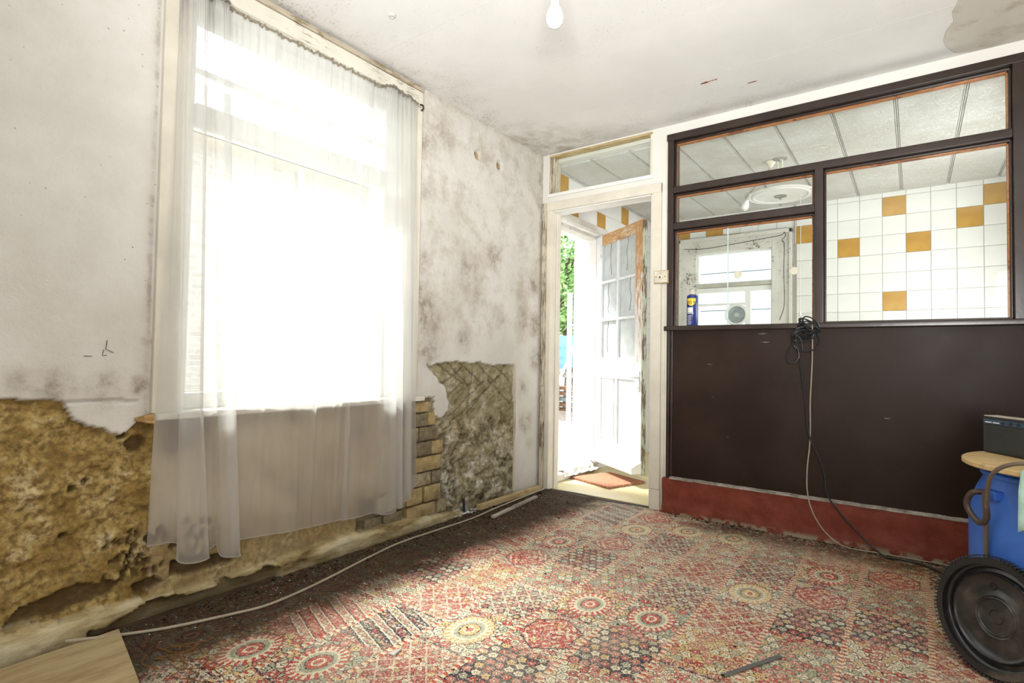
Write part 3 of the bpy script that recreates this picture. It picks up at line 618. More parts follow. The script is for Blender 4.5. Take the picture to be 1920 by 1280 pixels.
# kitchen ceiling of embossed strips
kc = struct('ceiling_kitchen')
em = Mat('embossed_ceiling_tile', .8, .2); x, y, z = em.xyz(); r_ = em.noise(26, 5, .7, dist=2.5); em.col(em.mix(em.noise(3, 4).step(.35, .7), (.66, .65, .61), (.76, .76, .74))).bump(r_.step(.4, .6), .6, .009)
MB().box(-.3, 3.3, D + .05, YK + .1, ZK + .012, ZK + .1).build('ceiling_base', M['white_wall'], kc)
gx = [1.26 + .305 * k for k in range(-5, 7)]
for g in gx[:-1]:
    for yy in np.arange(D + TH, YK, .61):
        y1 = min(yy + .61, YK + .003); x0, x1 = max(g, KX), min(g + .305, 3.12)
        if x1 - x0 < .02: continue
        q = MB().box(x0 + .011, x1 - .011, yy, y1 - .002, ZK - .003, ZK + .012); q.box(x0 + .003, x0 + .008, yy, y1, ZK + .001, ZK + .012); q.box(x1 - .008, x1 - .003, yy, y1, ZK + .001, ZK + .012)
        q.build('ceiling_tile', em.m, kc, bevel=0)
# kitchen window
w4 = struct('window_4'); KP = worn_wood('flaking_kitchen_window_paint', (.72, .70, .65), (.30, .26, .20), .42, grain=(5, 5, 5))
bx('casing', KP, w4, .298, .47, YK - .035, YK, 1.04, 2.18); bx('casing', KP, w4, 1.18, 1.345, YK - .035, YK, 1.04, 2.18); bx('casing_head', KP, w4, .47, 1.18, YK - .034, YK, 2.045, 2.18)
bx('architrave_edge', KP, w4, 1.325, 1.352, YK - .05, YK, 1.04, 2.20); bx('architrave_edge', KP, w4, .29, .315, YK - .05, YK, 1.04, 2.20); bx('architrave_edge', KP, w4, .29, 1.352, YK - .05, YK, 2.165, 2.20)
bx('transom', plain('grey_green_paint', (.50, .49, .43), .5, .3), w4, .46, 1.19, YK - .02, YK + .06, 1.695, 1.738); bx('stile', WG, w4, .455, .49, YK, YK + .06, 1.08, 2.05); bx('stile', WG, w4, 1.165, 1.2, YK, YK + .06, 1.08, 2.05)
bx('casement_head', WG, w4, .49, 1.165, YK + .0, YK + .05, 1.645, 1.693); bx('mullion', WG, w4, .935, .985, YK + .0, YK + .05, 1.08, 1.65); bx('rail', WG, w4, .49, .935, YK, YK + .05, 1.515, 1.535); bx('head_rail', WG, w4, .49, 1.165, YK, YK + .05, 2.025, 2.05)
bx('kitchen_sill', WG, w4, .28, 1.36, YK - .10, YK + .05, 1.05, 1.085)
for b in ((.49, 1.165, 1.738, 2.03), (.49, .935, 1.09, 1.65), (.985, 1.165, 1.09, 1.65)): MB().box(b[0], b[1], YK + .03, YK + .034, b[2], b[3]).build('pane', M['oldglass'], w4)
fan = thing('extractor_fan', (.852, YK + .02, 1.32), 'round white extractor fan set in the lower kitchen window pane', 'extractor fan')
FM = frame_matrix((.852, YK + .03, 1.418), (0, -1, 0))
q = MB(); q.M = FM; q.lathe([(.082, .0), (.105, .0), (.108, .02), (.098, .035), (.084, .03), (.082, .0)], 40).build('fan_ring', M['white_gloss'], fan, smooth=True)
q = MB(); q.M = FM
for k in range(12): a_ = PI * k / 12; q.tube([(.084 * math.cos(a_), .084 * math.sin(a_), .012), (-.084 * math.cos(a_), -.084 * math.sin(a_), .012)], .0025, 4)
q.build('grille', plain('grey_grille', (.42, .45, .44), .5, .3), fan)
q = MB(); q.M = FM; q.lathe([(.001, .004), (.083, .004)], 32).build('fan_glass', plain('bluish_fan_disc', (.42, .50, .52), .3, .4, .2, 30), fan)
q = MB(); q.M = FM; q.lathe([(.001, .018), (.022, .018), (.026, .008), (.026, .0)], 20).build('hub', plain('grey_hub', (.5, .52, .5)), fan, smooth=True)
# ceiling rose, bracket, lamp, cords in the kitchen
rs_ = thing('ceiling_rose', (1.33, 5.14, ZK), 'large round white ceiling rose with a grey centre cap, seen through the screen', 'ceiling rose')
q = MB(); q.M = frame_matrix((1.325, 5.16, ZK - .003), (0, 0, -1))
q.lathe([(.27, .0), (.268, .010), (.255, .016), (.245, .010), (.235, .010), (.228, .018), (.215, .020), (.205, .012), (.10, .010), (.05, .016), (.002, .018)], 64).build('moulded_disc', M['white_gloss'], rs_, smooth=True)
q = MB(); q.M = frame_matrix((1.325, 5.16, ZK - .02), (0, 0, -1)); q.lathe([(.050, 0), (.05, .006), (.03, .012), (.010, .014), (.009, .03), (.001, .031)], 24).build('centre_cap', plain('dull_grey_metal', (.33, .33, .31), .4, .5, metal=.5), rs_, smooth=True)
br = thing('ceiling_bracket', (1.485, 4.256, ZK), 'grey flanged double tube bracket on the kitchen ceiling in front of the rose', 'ceiling bracket')
q = MB(); q.M = frame_matrix((1.485, 4.256, ZK - .003), (0, 0, -1)); q.lathe([(.045, 0), (.045, .005), (.018, .008), (.014, .02), (.001, .021)], 24).build('flange', plain('grey_flange', (.36, .36, .34), .5, .4, metal=.3), br, smooth=True)
for dx in (-.012, .012): MB().tube([(1.485 + dx, 4.256, ZK - .01), (1.485 + dx, 4.256, ZK - .075)], .007, 8).build('tube', M['cream'], br, smooth=True)
pl_ = thing('pendant_lamp', (1.416, 4.287, ZK), 'bare bulb holder on a slanting flex under the kitchen ceiling, left of the rose', 'pendant lamp')
q = MB(); q.M = frame_matrix((1.416, 4.287, ZK - .003), (0, 0, -1)); q.lathe([(.035, 0), (.030, .012), (.008, .04), (.003, .045)], 20).build('rose_cap', M['cream'], pl_, smooth=True)
MB().tube(spline([(1.416, 4.287, ZK - .045), (1.36, 4.33, ZK - .085), (1.285, 4.40, ZK - .135), (1.235, 4.45, ZK - .16)]), .004, 6).build('flex', M['grey_cable'], pl_, smooth=True)
lm = frame_matrix((1.235, 4.45, ZK - .158), (-.35, .1, -1))
q = MB(); q.M = lm; q.lathe([(.004, 0), (.012, .005), (.014, .03), (.018, .035), (.018, .05), (.015, .055)], 20).build('bulb_holder', plain('grey_holder', (.55, .54, .5)), pl_, smooth=True)
q = MB(); q.M = lm; q.lathe([(.013, .05), (.014, .065), (.024, .085), (.028, .105), (.024, .125), (.010, .135), (.001, .137)], 24).build('bulb', plain('frosted_bulb', (.9, .9, .88), .25, .5, .02), pl_, smooth=True)
pc_ = thing('pull_cord', (1.44, 5.2, ZK), 'thin white pull cord hanging from the kitchen ceiling behind the sliding pane', 'pull cord')
MB().tube(spline([(1.475, 5.2, ZK), (1.476, 5.2, 2.1), (1.472, 5.2, 1.7), (1.473, 5.2, 1.40)]), .0025, 6).build('cord', WG, pc_, smooth=True)
q = MB(); q.M = frame_matrix((1.473, 5.2, 1.405), (0, 0, -1)); q.lathe([(.002, 0), (.006, .006), (.008, .02), (.010, .045), (.002, .05)], 14).build('cord_acorn', WG, pc_, smooth=True)
cp_ = thing('wall_cable', (1.37, YK - .01, 1.1), 'grey cable running down the tiles along the right edge of the kitchen window', 'cable')
MB().tube(spline([(1.372, YK - .012, 2.42), (1.37, YK - .012, 2.1), (1.374, YK - .012, 1.7), (1.366, YK - .012, 1.12)]), .006, 6).build('cable_run', M['grey_cable'], cp_, smooth=True)
sn = thing('snagged_string', (1.28, YK - .05, 2.1), 'tangled dark string hooked on the top right of the kitchen window frame', 'string')
MB().tube(spline([(.35, YK - .055, 2.10), (.55, YK - .06, 2.085), (.8, YK - .058, 2.10), (1.05, YK - .06, 2.12), (1.26, YK - .06, 2.14), (1.29, YK - .065, 2.165), (1.30, YK - .062, 2.13), (1.27, YK - .062, 2.09), (1.29, YK - .06, 2.05), (1.285, YK - .055, 1.8), (1.29, YK - .055, 1.5), (1.25, YK - .055, 1.35)], 6), .003, 5).build('string', M['dark'], sn, smooth=True)

# aerosol can on the screen sill
can = thing('aerosol_can', (1.092, D + .068, 1.178), 'blue and yellow aerosol lubricant can standing on the brown sill', 'aerosol can')
cz0 = 1.178; cxy = (1.100, D - .012 + .0)
cxy = (1.092, D + .068)
blue = plain('can_blue', (.012, .03, .22), .25, .5, .05); yel = plain('can_yellow', (.85, .62, .02), .3, .5, .03); redc = plain('can_red', (.55, .02, .02), .3, .5)
q = MB(); q.M = Matrix.Translation((cxy[0], cxy[1], cz0)); q.lathe([(.001, 0), (.028, 0), (.030, .003), (.030, .168), (.028, .174), (.020, .180), (.014, .182), (.001, .182)], 32).build('can_body', blue, can, smooth=True)
q = MB(); q.M = Matrix.Translation((cxy[0], cxy[1], cz0 + .180)); q.lathe([(.014, 0), (.014, .010), (.011, .020), (.009, .028), (.001, .029)], 20).build('spray_nozzle', plain('pale_cap', (.70, .58, .50), .4, .3), can, smooth=True)
def wrap(name, mat, a0, a1, z0, z1, r=.0304, n=12, poly=None):
    vs = [];
    for i in range(n + 1):
        a_ = a0 + (a1 - a0) * i / n; t = i / n; zz0 = z0 + (poly(t) if poly else 0)
        vs += [(cxy[0] + r * math.cos(a_), cxy[1] + r * math.sin(a_), cz0 + zz0), (cxy[0] + r * math.cos(a_), cxy[1] + r * math.sin(a_), cz0 + z1)]
    return MB().add(vs, [(2 * i, 2 * i + 2, 2 * i + 3, 2 * i + 1) for i in range(n)]).build(name, mat, can, smooth=True)
wrap('yellow_label', yel, -2.35, -.62, .115, .158, poly=lambda t: .028 * abs(t - .5) ** 1.6 * 2)
wrap('white_label', WG, -2.25, -1.15, .078, .106); wrap('white_line', WG, -2.3, -1.0, .072, .075)
for k in range(8): wrap('small_print', WG, -2.25, -1.55 + .2 * random.random(), .060 - k * .007, .062 - k * .007, r=.0303, n=6)
fc = bpy.data.curves.new('lettering', 'FONT'); fc.body = 'WD-40'; fc.size = .021; fc.extrude = .0004; fc.align_x = 'CENTER'
fo = bpy.data.objects.new('lettering', fc); col.objects.link(fo)
dg = bpy.context.evaluated_depsgraph_get(); tm = bpy.data.meshes.new_from_object(fo.evaluated_get(dg)); bpy.data.objects.remove(fo)
ac = -1.50
for v in tm.vertices:
    a_ = ac + v.co.x / .031; rr_ = .0308 + v.co.z
    v.co = Vector((rr_ * math.cos(a_), rr_ * math.sin(a_), .128 + v.co.y)) + Vector((cxy[0], cxy[1], cz0)) - wloc(can)
tm.materials.clear(); tm.materials.append(plain('lettering_blue', (.01, .015, .10), .4, .3)); to = bpy.data.objects.new('lettering', tm); col.objects.link(to); to.parent = can
can.location = (cxy[0] + .018, cxy[1] - .004, cz0); can.scale = (1.13,) * 3

# ------------------------------------------------------------------ outer door (open) and its frame
d2 = struct('door_2')
ow = worn_wood('weathered_outer_frame', (.72, .70, .66), (.38, .27, .16), .36, grain=(8, 8, 1)); owh = worn_wood('weathered_outer_head', (.74, .72, .66), (.42, .28, .17), .38, grain=(14, 1.5, 14))
bx('frame_jamb', ow, d2, -.11, -.035, 4.37, 4.42, .0, 2.075); bx('frame_jamb', ow, d2, -.11, -.035, 3.62, 3.67, 0, 2.075); bx('frame_head', owh, d2, -.11, -.035, 3.67, 4.37, 2.03, 2.075)
bx('architrave_head', owh, d2, KX, KX + .02, 3.56, 4.46, 2.065, 2.12); bx('soffit_board', WG, d2, -.035, KX, 3.62, 4.42, 2.055, 2.08); bx('threshold', plain('worn_concrete_step', (.70, .68, .64), .85, .2, .1, 6, .3), d2, -.30, KX + .01, 3.62, 4.42, 0, .055, bevel=.01)
LH = Vector((-.03, 4.365, 0)); LF = Vector((.575, 3.955, 0)); ux = (LF - LH).normalized(); nrm = Vector((ux.y, -ux.x, 0)).normalized()
if nrm.y > 0: nrm = -nrm
LW = (LF - LH).length; LM = Matrix(((ux.x, -nrm.x, 0, LH.x), (ux.y, -nrm.y, 0, LH.y), (0, 0, 1, 0), (0, 0, 0, 1)))   # local x along leaf, y away from viewer, z up
leaf = thing('glazed_door', tuple(LH), 'open white panelled kitchen door with six glass panes and a weather board', 'door')
lp = worn_wood('sun_bleached_door_paint', (.74, .76, .77), (.45, .34, .24), .36, grain=(9, 9, 1.2)); lpo = worn_wood('bare_orange_door_wood', (.66, .56, .42), (.55, .32, .14), .52, grain=(9, 9, 1.2))
def lb(name, mat, x0, x1, y0, y1, z0, z1, parent=leaf, bevel=.003):
    q = MB(); q.M = LM; return q.box(x0, x1, y0, y1, z0, z1).build(name, mat, parent, bevel=bevel)
T = .042
lm2 = Mat('half_bared_door_wood', .6, .25); g = lm2.noise(9, 6, .65, lm2.scale(lm2.obj, (9, 9, 1.2))); x, y, z = lm2.xyz()
lm2.col(lm2.mix((g + (1.45 - z) * .28).step(.44, .56), lm2.ramp(g, [(.3, (.40, .20, .08)), (.7, (.62, .38, .18))]), (.72, .70, .69))).bump(g, .3, .003); lpo2 = lm2.m
lb('stile', lp, 0, .095, 0, T, .075, 2.045); lb('stile', lpo2, LW - .10, LW, 0, T, .075, 2.045)
lb('top_rail', worn_wood('bare_orange_rail', (.66, .56, .42), (.55, .32, .14), .52, grain=(1.2, 1.2, 9)), .095, LW - .10, 0, T, 1.955, 2.045); lb('lock_rail', lp, .095, LW - .10, 0, T, .80, .975); lb('bottom_rail', lp, .095, LW - .10, 0, T, .075, .27)
lb('muntin', lp, LW / 2 - .22 + .205, LW / 2 - .22 + .228, -.002, T, .27, .80)
mx = .095 + (LW - .195) / 2
lb('glazing_bar', lp, mx - .012, mx + .012, .0, T, .975, 1.955)
for zz in (1.30, 1.628): lb('glazing_bar', lp, .095, LW - .10, .0, T, zz - .011, zz + .011)
pg = Mat('obscured_old_glass', .3, .5); pg.col(pg.mix(pg.noise(12, 4).step(.35, .7), (.56, .62, .62), (.68, .73, .73))).bump(pg.vor(150), .5, .002); pg.set(Transmission_Weight=.35, Roughness=.35)
zs = [.975, 1.289, 1.311, 1.617, 1.639, 1.955]
for x0, x1 in ((.095, mx - .012), (mx + .012, LW - .10)):
    for k in range(3):
        pn_ = lb('pane', pg.m, x0, x1, .018, .023, zs[2 * k], zs[2 * k + 1], bevel=0)
        for cxk in (random.uniform(.3, .7),):
            if random.random() < .9:
                xa = x0 + (x1 - x0) * cxk; q = MB(); q.M = LM; q.tube([(xa + random.uniform(-.012, .012), .0165, zs[2 * k] + (zs[2 * k + 1] - zs[2 * k]) * t / 7) for t in range(1, 8)], .0011, 4).build('glass_crack', M['dark'], pn_)
for x0, x1 in ((.095, .285), (.31, LW - .10)): lb('panel', lp, x0, x1, .012, .030, .27, .80, bevel=.004)
q = MB(); q.M = LM; q.add([(-.015, 0, .185), (LW + .01, 0, .185), (LW + .01, -.085, .145), (-.015, -.085, .145), (-.015, 0, .10), (LW + .01, 0, .10), (LW + .01, -.085, .095), (-.015, -.085, .095)], [(0, 3, 2, 1), (4, 5, 6, 7), (0, 1, 5, 4), (3, 7, 6, 2), (1, 2, 6, 5), (0, 4, 7, 3)]).build('weather_board', worn_wood('weather_board_paint', (.76, .76, .74), (.44, .40, .33), .42, grain=(2, 2, 8)), leaf, bevel=.004)
hp = lb('handle_plate', plain('painted_handle', (.70, .72, .74), .4, .4), LW - .045, LW - .018, -.006, 0, .72, .875)
q = MB(); q.M = LM; q.tube([(LW - .032, 0, .825), (LW - .032, -.045, .825), (LW - .045, -.052, .825), (LW - .13, -.052, .828)], .008, 8).build('lever', hp.data.materials[0], hp, smooth=True)
lb('edge_paint', worn_wood('green_edge_paint', (.45, .50, .38), (.16, .12, .08), .5, grain=(9, 9, 1.2)), LW, LW + .002, .001, T - .001, .08, 2.04, bevel=0)

# kitchen door mat
mt = thing('door_mat', (.25, 3.9, 0), 'reddish brown coir door mat lying inside the open kitchen door', 'door mat')
mm = Mat('coir_pile', .95, .05); mm.col(mm.ramp(mm.noise(60, 4), [(.3, (.30, .13, .08)), (.7, (.52, .28, .18))])).bump(mm.noise(180, 2), .8, .006)
mc = [(.42, 3.745), (.50, 4.10), (.10, 4.30), (-.08, 3.98), (.02, 3.83), (.12, 3.81)]; mc = [(.425, 3.72), (.56, 4.08), (.20, 4.22), (.02, 3.86), (.20, 3.80)]
MB().prism(mc, .001, .018).build('mat_body', mm.m, mt, bevel=.004)
q = MB()
for i in range(len(mc)):
    a_, b_ = Vector((*mc[i], .01)), Vector((*mc[(i + 1) % len(mc)], .01)); dn = (b_ - a_).normalized(); out = Vector((dn.y, -dn.x, 0))
    if out.dot(a_ - Vector((.28, 3.93, .01))) < 0: out = -out
    for k in range(int((b_ - a_).length / .008)):
        p = a_ + dn * (k + random.random()) * .008; p.z = random.uniform(.004, .018); q.tube([p, p + out * random.uniform(.006, .014) + Vector((random.uniform(-.004, .004), random.uniform(-.004, .004), -.003))], .0018, 3)
q.build('fringe', mm.m, mt)
rg = thing('crumpled_cloth', (-.05, 3.95, 0), 'crumpled off-white rag lying across the kitchen threshold beside the mat', 'cloth')
vs = []; NR = 26
for i in range(NR):
    for j in range(12):
        u, v_ = i / (NR - 1), j / 11; p = Vector((.04 + .05 * u - .16 * v_ * .8, 3.75 + .50 * u + .05 * v_, 0)); 
        p.z = (.058 if p.x < .02 else .02) + .014 + .014 * mnoise.noise(Vector((u * 9, v_ * 5, 2))) ; vs.append(tuple(p))
MB().add(vs, [(i * 12 + j, (i + 1) * 12 + j, (i + 1) * 12 + j + 1, i * 12 + j + 1) for i in range(NR - 1) for j in range(11)]).build('rag', plain('off_white_rag', (.70, .66, .60), .9, .1, .15, 20, .3), rg, smooth=True, angle=0)
th_ = thing('threshold_cable', (.5, D, .01), 'thin blue-grey cable lying across the doorway threshold at the carpet edge', 'cable')
MB().tube(spline([(.07, D - .05, .012), (.2, D - .02, .010), (.34, D + .0, .010), (.48, D - .04, .012), (.62, D - .05, .010), (.78, D - .02, .010), (.86, D - .01, .010)]), .004, 6).build('cable', plain('blue_grey_cable', (.10, .11, .14), .5, .3), th_, smooth=True)

# ------------------------------------------------------------------ outside
sd_ = thing('boarded_shed', (1.2, 9.0, -.03), 'pale blue-grey boarded wall seen outside the kitchen window', 'shed')
sb = plain('pale_blue_board', (.60, .63, .66), .8, .2, .06, 4)
for k in range(11): bx('board', sb, sd_, -.9, 3.6, 8.96 + .012 * (k % 2), 9.0, -.03 + k * .30, .262 + k * .30, bevel=.006)
MB().box(-.9, 3.6, 9.0, 9.1, -.03, 3.25).build('backing', plain('shed_backing', (.22, .25, .28)), sd_); MB().box(-1.0, 3.8, 8.6, 9.4, 3.25, 3.32).build('roof_edge', WG, sd_, bevel=.01)
gd = MB().box(-14, -.29, -4, 16, -.25, -.03).build('ground', plain('pale_paving', (.62, .60, .56), .9, .1, .1, 2)); tag(gd, kind='structure')
nh = thing('neighbouring_house', (-3.2, 1.5, 0), 'pale neighbouring house wall with eaves and downpipe, seen through the net curtains', 'building')
pb = Mat('pale_painted_brick', .85, .2); bt = pb.nt.nodes.new('ShaderNodeTexBrick'); pb.link(pb.comb(*[pb.xyz()[1], pb.xyz()[2], 0.]), bt.inputs[0]); bt.inputs['Scale'].default_value = 4.5
bt.inputs['Color1'].default_value = (.62, .58, .52, 1); bt.inputs['Color2'].default_value = (.52, .47, .42, 1); bt.inputs['Mortar'].default_value = (.68, .66, .62, 1); pb.col(S(pb.nt, bt.outputs[0]))
MB().box(-3.5, -3.2, -2.5, 7.2, -.03, 2.95).build('brick_wall', pb.m, nh); MB().box(-3.55, -2.95, -2.6, 7.3, 2.95, 3.0).build('soffit', M['cream'], nh); MB().box(-2.97, -2.93, -2.6, 7.3, 2.95, 3.12).build('fascia', WG, nh)
MB().tube([(-2.88, -2.6, 3.02), (-2.88, 7.3, 3.02)], .05, 10).build('gutter', WG, nh, smooth=True); MB().tube([(-3.14, 3.4, 0), (-3.14, 3.4, 2.95)], .035, 12).build('downpipe', WG, nh, smooth=True)
MB().add([(-2.95, -2.6, 3.05), (-2.95, 7.3, 3.05), (-5.5, 7.3, 4.6), (-5.5, -2.6, 4.6), (-2.95, -2.6, 3.0), (-2.95, 7.3, 3.0), (-5.5, 7.3, 4.5), (-5.5, -2.6, 4.5)], [(0, 1, 2, 3), (4, 7, 6, 5), (0, 4, 5, 1), (1, 5, 6, 2), (3, 2, 6, 7), (0, 3, 7, 4)]).build('roof', plain('slate_roof', (.30, .29, .28)), nh)
# tree
lf = Mat('mixed_green_leaf', .6, .3); oi = lf.nt.nodes.new('ShaderNodeObjectInfo'); lf.col(lf.ramp(lf.noise(6, 3), [(.3, (.07, .17, .04)), (.5, (.22, .40, .12)), (.7, (.52, .62, .34))])).set(Transmission_Weight=.0)  # leaf greens vary by noise from dark to pale
tr = thing('garden_tree', (-3.4, 9.4, 0), 'leafy green garden shrub-tree seen through the open outer door', 'tree')
q = MB(); rs = random.Random(4)
for k in range(6500):
    u, v_, w_ = rs.gauss(0, 1), rs.gauss(0, 1), rs.gauss(0, 1); L = math.sqrt(u * u + v_ * v_ + w_ * w_); r_ = rs.random() ** .4
    c = Vector((-3.4 + 2.2 * u / L * r_, 9.6 + 1.6 * v_ / L * r_, 2.5 + 1.7 * w_ / L * r_)); a_ = Vector((rs.gauss(0, 1), rs.gauss(0, 1), rs.gauss(0, .6))).normalized(); b_ = a_.orthogonal().normalized(); s_ = rs.uniform(.05, .11)
    q.add([c - a_ * s_, c + b_ * s_ * .45, c + a_ * s_, c - b_ * s_ * .45], [(0, 1, 2, 3)])
fo_ = q.build('foliage', lf.m, tr); tag(fo_, kind='stuff')
q = MB(); q.tube(spline([(-3.4, 9.6, -.03), (-3.35, 9.6, 1), (-3.5, 9.5, 2.2), (-3.4, 9.6, 3)]), [.09] * 8 + [.07] * 8 + [.05] * 9, 8)
for k in range(7): a_ = k * .9; q.tube([(-3.42, 9.57, 1.2 + k * .22), (-3.4 + 1.3 * math.cos(a_), 9.6 + 1.0 * math.sin(a_), 2.0 + k * .25)], [.03, .01], 6)
q.build('trunk', plain('bark', (.16, .12, .08), .9, .1, .3, 20), tr, smooth=True)
gp = thing('garden_post', (-2.0, 7.28, -.03), 'upright white post outside the open door', 'post')
bx('post', WG, gp, -2.03, -1.97, 7.25, 7.31, -.03, 1.95); bx('post_cap', WG, gp, -2.035, -1.965, 7.245, 7.315, 1.95, 1.97)
tb_ = thing('garden_rail', (-2.3, 7.6, .0), 'low weathered timber rails and base beam behind the white post', 'rail')
gw = M['greywood']
for z0, z1 in ((-.03, .12), (.66, .74), (1.22, 1.30)): bx('rail_board', gw, tb_, -3.6, -1.0, 7.56, 7.60, z0, z1)
for xx in (-3.4, -2.45, -1.3): bx('rail_post', gw, tb_, xx, xx + .06, 7.60, 7.66, -.03, 1.35)
for k in range(6):
    z0 = .0 + k * .09
    o = MB().box(-3.0 + .05 * k, -1.8 - .04 * k, 7.70, 7.95, z0 - .03 * (k == 0), z0 + .055).build('plank', plain('stacked_plank_%s' % 'abcdef'[k], random.choice([(.20, .16, .12), (.12, .12, .11), (.25, .30, .28), (.28, .16, .09)])), None, origin=(-2.4, 7.8, z0), bevel=.004)
    tag(o, ['lowest dark plank in the pile behind the garden rail', 'second plank up in the pile behind the garden rail', 'third plank up in the pile behind the garden rail', 'fourth plank up in the pile behind the garden rail', 'fifth plank up in the pile behind the garden rail', 'topmost plank of the pile behind the garden rail'][k], 'plank', 'planks piled behind the garden rail')
    if k: bx('spacer', gw, o, -2.6, -2.55, 7.72, 7.93, z0 - .035, z0, bevel=0)
dp = MB().tube([(-2.12, 6.92, .35), (-1.86, 7.36, 1.32)], .022, 10).tube([(-2.08, 6.99, .50), (-2.04, 7.06, .66)], .034, 10).build('leaning_pole', WG, None, origin=(-2.12, 6.92, .35), smooth=True)
o_ = dp; tag(o_, 'pale pole leaning diagonally against the rails outside the open door', 'pole')
MB().tube([(-2.22, 6.76, -.02), (-2.12, 6.92, .35)], .022, 10).build('pole_foot', WG, dp, smooth=True)
tp = thing('blue_tarpaulin', (-2.2, 7.45, .8), 'crumpled light blue tarpaulin draped over the rails outside', 'tarpaulin')
vs = []
for i in range(20):
    for j in range(16):
        u, v_ = i / 19, j / 15; n = mnoise.noise(Vector((u * 4, v_ * 3, 1))); vs.append((-2.9 + .95 * u, 7.50 - .12 * math.sin(v_ * PI * .5) + .06 * n, 1.33 - v_ * (.62 - .12 * u) + .03 * n))
MB().add(vs, [(i * 16 + j, (i + 1) * 16 + j, (i + 1) * 16 + j + 1, i * 16 + j + 1) for i in range(19) for j in range(15)]).build('sheet', plain('light_blue_tarp', (.25, .48, .72), .5, .3, .15, 8), tp, smooth=True, angle=0)

# ------------------------------------------------------------------ carpet
CW, RP = .2385, .289
off = {0: .098, 1: .189, 2: .056, 3: .213, 4: .245, 5: .135, 6: .267, 7: .10, -1: .02, 8: .22, 9: .05, 10: .15}
red, gold, cream, navy, sage, pink = (.60, .055, .04), (.84, .54, .20), (.93, .84, .62), (.022, .022, .045), (.46, .48, .33), (.72, .24, .17)
def motif_base(m):
    u, v, _ = m.xyz(m.uv); n = m.noise(30, 3, .6, out=1); nx, ny_, _ = m.xyz(n); n2 = m.noise(110, 2, .6, out=1); mx_, my_, _ = m.xyz(n2); return u + (nx - .5) * .012 + (mx_ - .5) * .009, v + (ny_ - .5) * .012 + (my_ - .5) * .009
def carpet_finish(m, c):
    # fine flecks, wear and damp dirt towards the walls
    fl_ = m.vor(330, out=1); f1, f2, f3 = m.xyz(fl_); c = m.mix(f1.gt(.66) * .7, c, m.ramp(f2, [(0, navy), (.34, red), (.46, cream), (.84, sage)], 'CONSTANT'))
    g = m.noise(300, 2, .5); c = m.mix(.5, c, m.mix(g.step(.3, .6), (.5, .48, .46), (1, 1, 1)), 'MULTIPLY')
    c = m.mix(m.noise(4, 5, .65).step(.35, .75) * .26, c, (.74, .67, .52))
    x, y, z = m.xyz(); n = m.noise(7, 6, .7); n2_ = m.noise(32, 5, .7)
    dl = (x * -1 + .55 + (y - 1.2) * .05 + (n - .5) * .34).step(-.02, .22) * (n2_ * .6 + .68)
    fr = ((y - (D - .31) + (n - .5) * .22).step(-.06, .16)) * (x - 1.05).step(0, .25) * .85
    fa = ((y - 2.35) * .5 + (x - 2.0) + (n - .5) * .6).step(.0, .7) * .45
    c = m.mix(fa, c, (.20, .12, .03), 'MIX') if False else m.mix(fa, c, m.mix(1., c, (.62, .48, .22), 'MULTIPLY'))
    dl = dl * ((n2_ - .3) * 2.2 + .78).clamp(); m.set(Roughness=(dl * .35 + .62).clamp())
    c = m.mix((dl + fr * n2_.step(.3, .55)).clamp() * .95, c, m.mix(n2_.step(.4, .65), (.012, .008, .005), (.07, .042, .02)))
    m.col(c).bump(m.noise(420, 2) + n * 2, .5, .004); m.b.inputs['Specular IOR Level'].default_value = .25
    return m.m
def floret_layer(m, u, v, ground, cell=.036, cx=(1., 1.)):
    a = u / (cell * cx[0]); b = v / (cell * cx[1]); row = b.floor(); a = a + row.mod(2.) * .5; ia = a.floor(); fu = a - ia - .5; fv = b - row - .5
    th = fv.atan2(fu); r = (fu * fu + fv * fv).sqrt() * ((th * 5).sin() * .14 + 1); rnd = m.white(m.comb(ia, row, 0.)); 
    pet = m.ramp(rnd, [(0, red), (.18, pink), (.36, gold), (.5, cream), (.78, pink), (.88, sage)], 'CONSTANT')
    c = m.mix(r.lt(.48), ground, navy); c = m.mix(r.lt(.385), c, pet); c = m.mix(r.lt(.16), c, navy); return m.mix(r.lt(.10), c, cream)
mats = []
# 0 medallion
m = Mat('carpet_medallion', .8); u, v = motif_base(m); G = m.attr('ground', 0)
e = ((u / .088) * (u / .088) + (v / .112) * (v / .112)).sqrt(); th = (v / .112).atan2(u / .088); e2 = e * ((th * 11).sin().abs() * .12 + .94)
c = floret_layer(m, u, v, G, .05); c = m.mix(e2.lt(1.0), c, (.20, .05, .06)); c = m.mix(e2.lt(.94), c, m.attr('accent', 0)); c = m.mix(((th * 11).sin().abs().gt(.75)) * e.gt(.62) * e2.lt(.94), c, cream)
c = m.mix(e.lt(.66), c, cream); c = m.mix(e.lt(.56), c, sage); c = m.mix(e.lt(.42), c, navy); c = m.mix(e.lt(.37), c, m.attr('accent', 0)); c = m.mix(e.lt(.22), c, cream); c = m.mix(e.lt(.14), c, red)
mats.append(carpet_finish(m, c))
# 1 floret field
m = Mat('carpet_floret', .8); u, v = motif_base(m); mats.append(carpet_finish(m, floret_layer(m, u, v, m.attr('ground', 0))))
# 2 hexagon
m = Mat('carpet_hexagon', .8); u, v = motif_base(m); G = m.attr('ground', 0); hx_ = (u.abs() / .095).max(u.abs() / .19 + v.abs() / .125)
inner = ((v.abs() * .7 + u.abs()) * 200).sin().gt(.35); c = floret_layer(m, u, v, cream, .03); c = m.mix(hx_.lt(1.), c, navy); c = m.mix(hx_.lt(.94), c, m.mix(inner * .8, G, cream)); fl2 = floret_layer(m, u, v, G, .045, (1, 1.)); c = m.mix(hx_.lt(.9) * m.noise(50, 2).gt(.5), c, fl2); mats.append(carpet_finish(m, c))
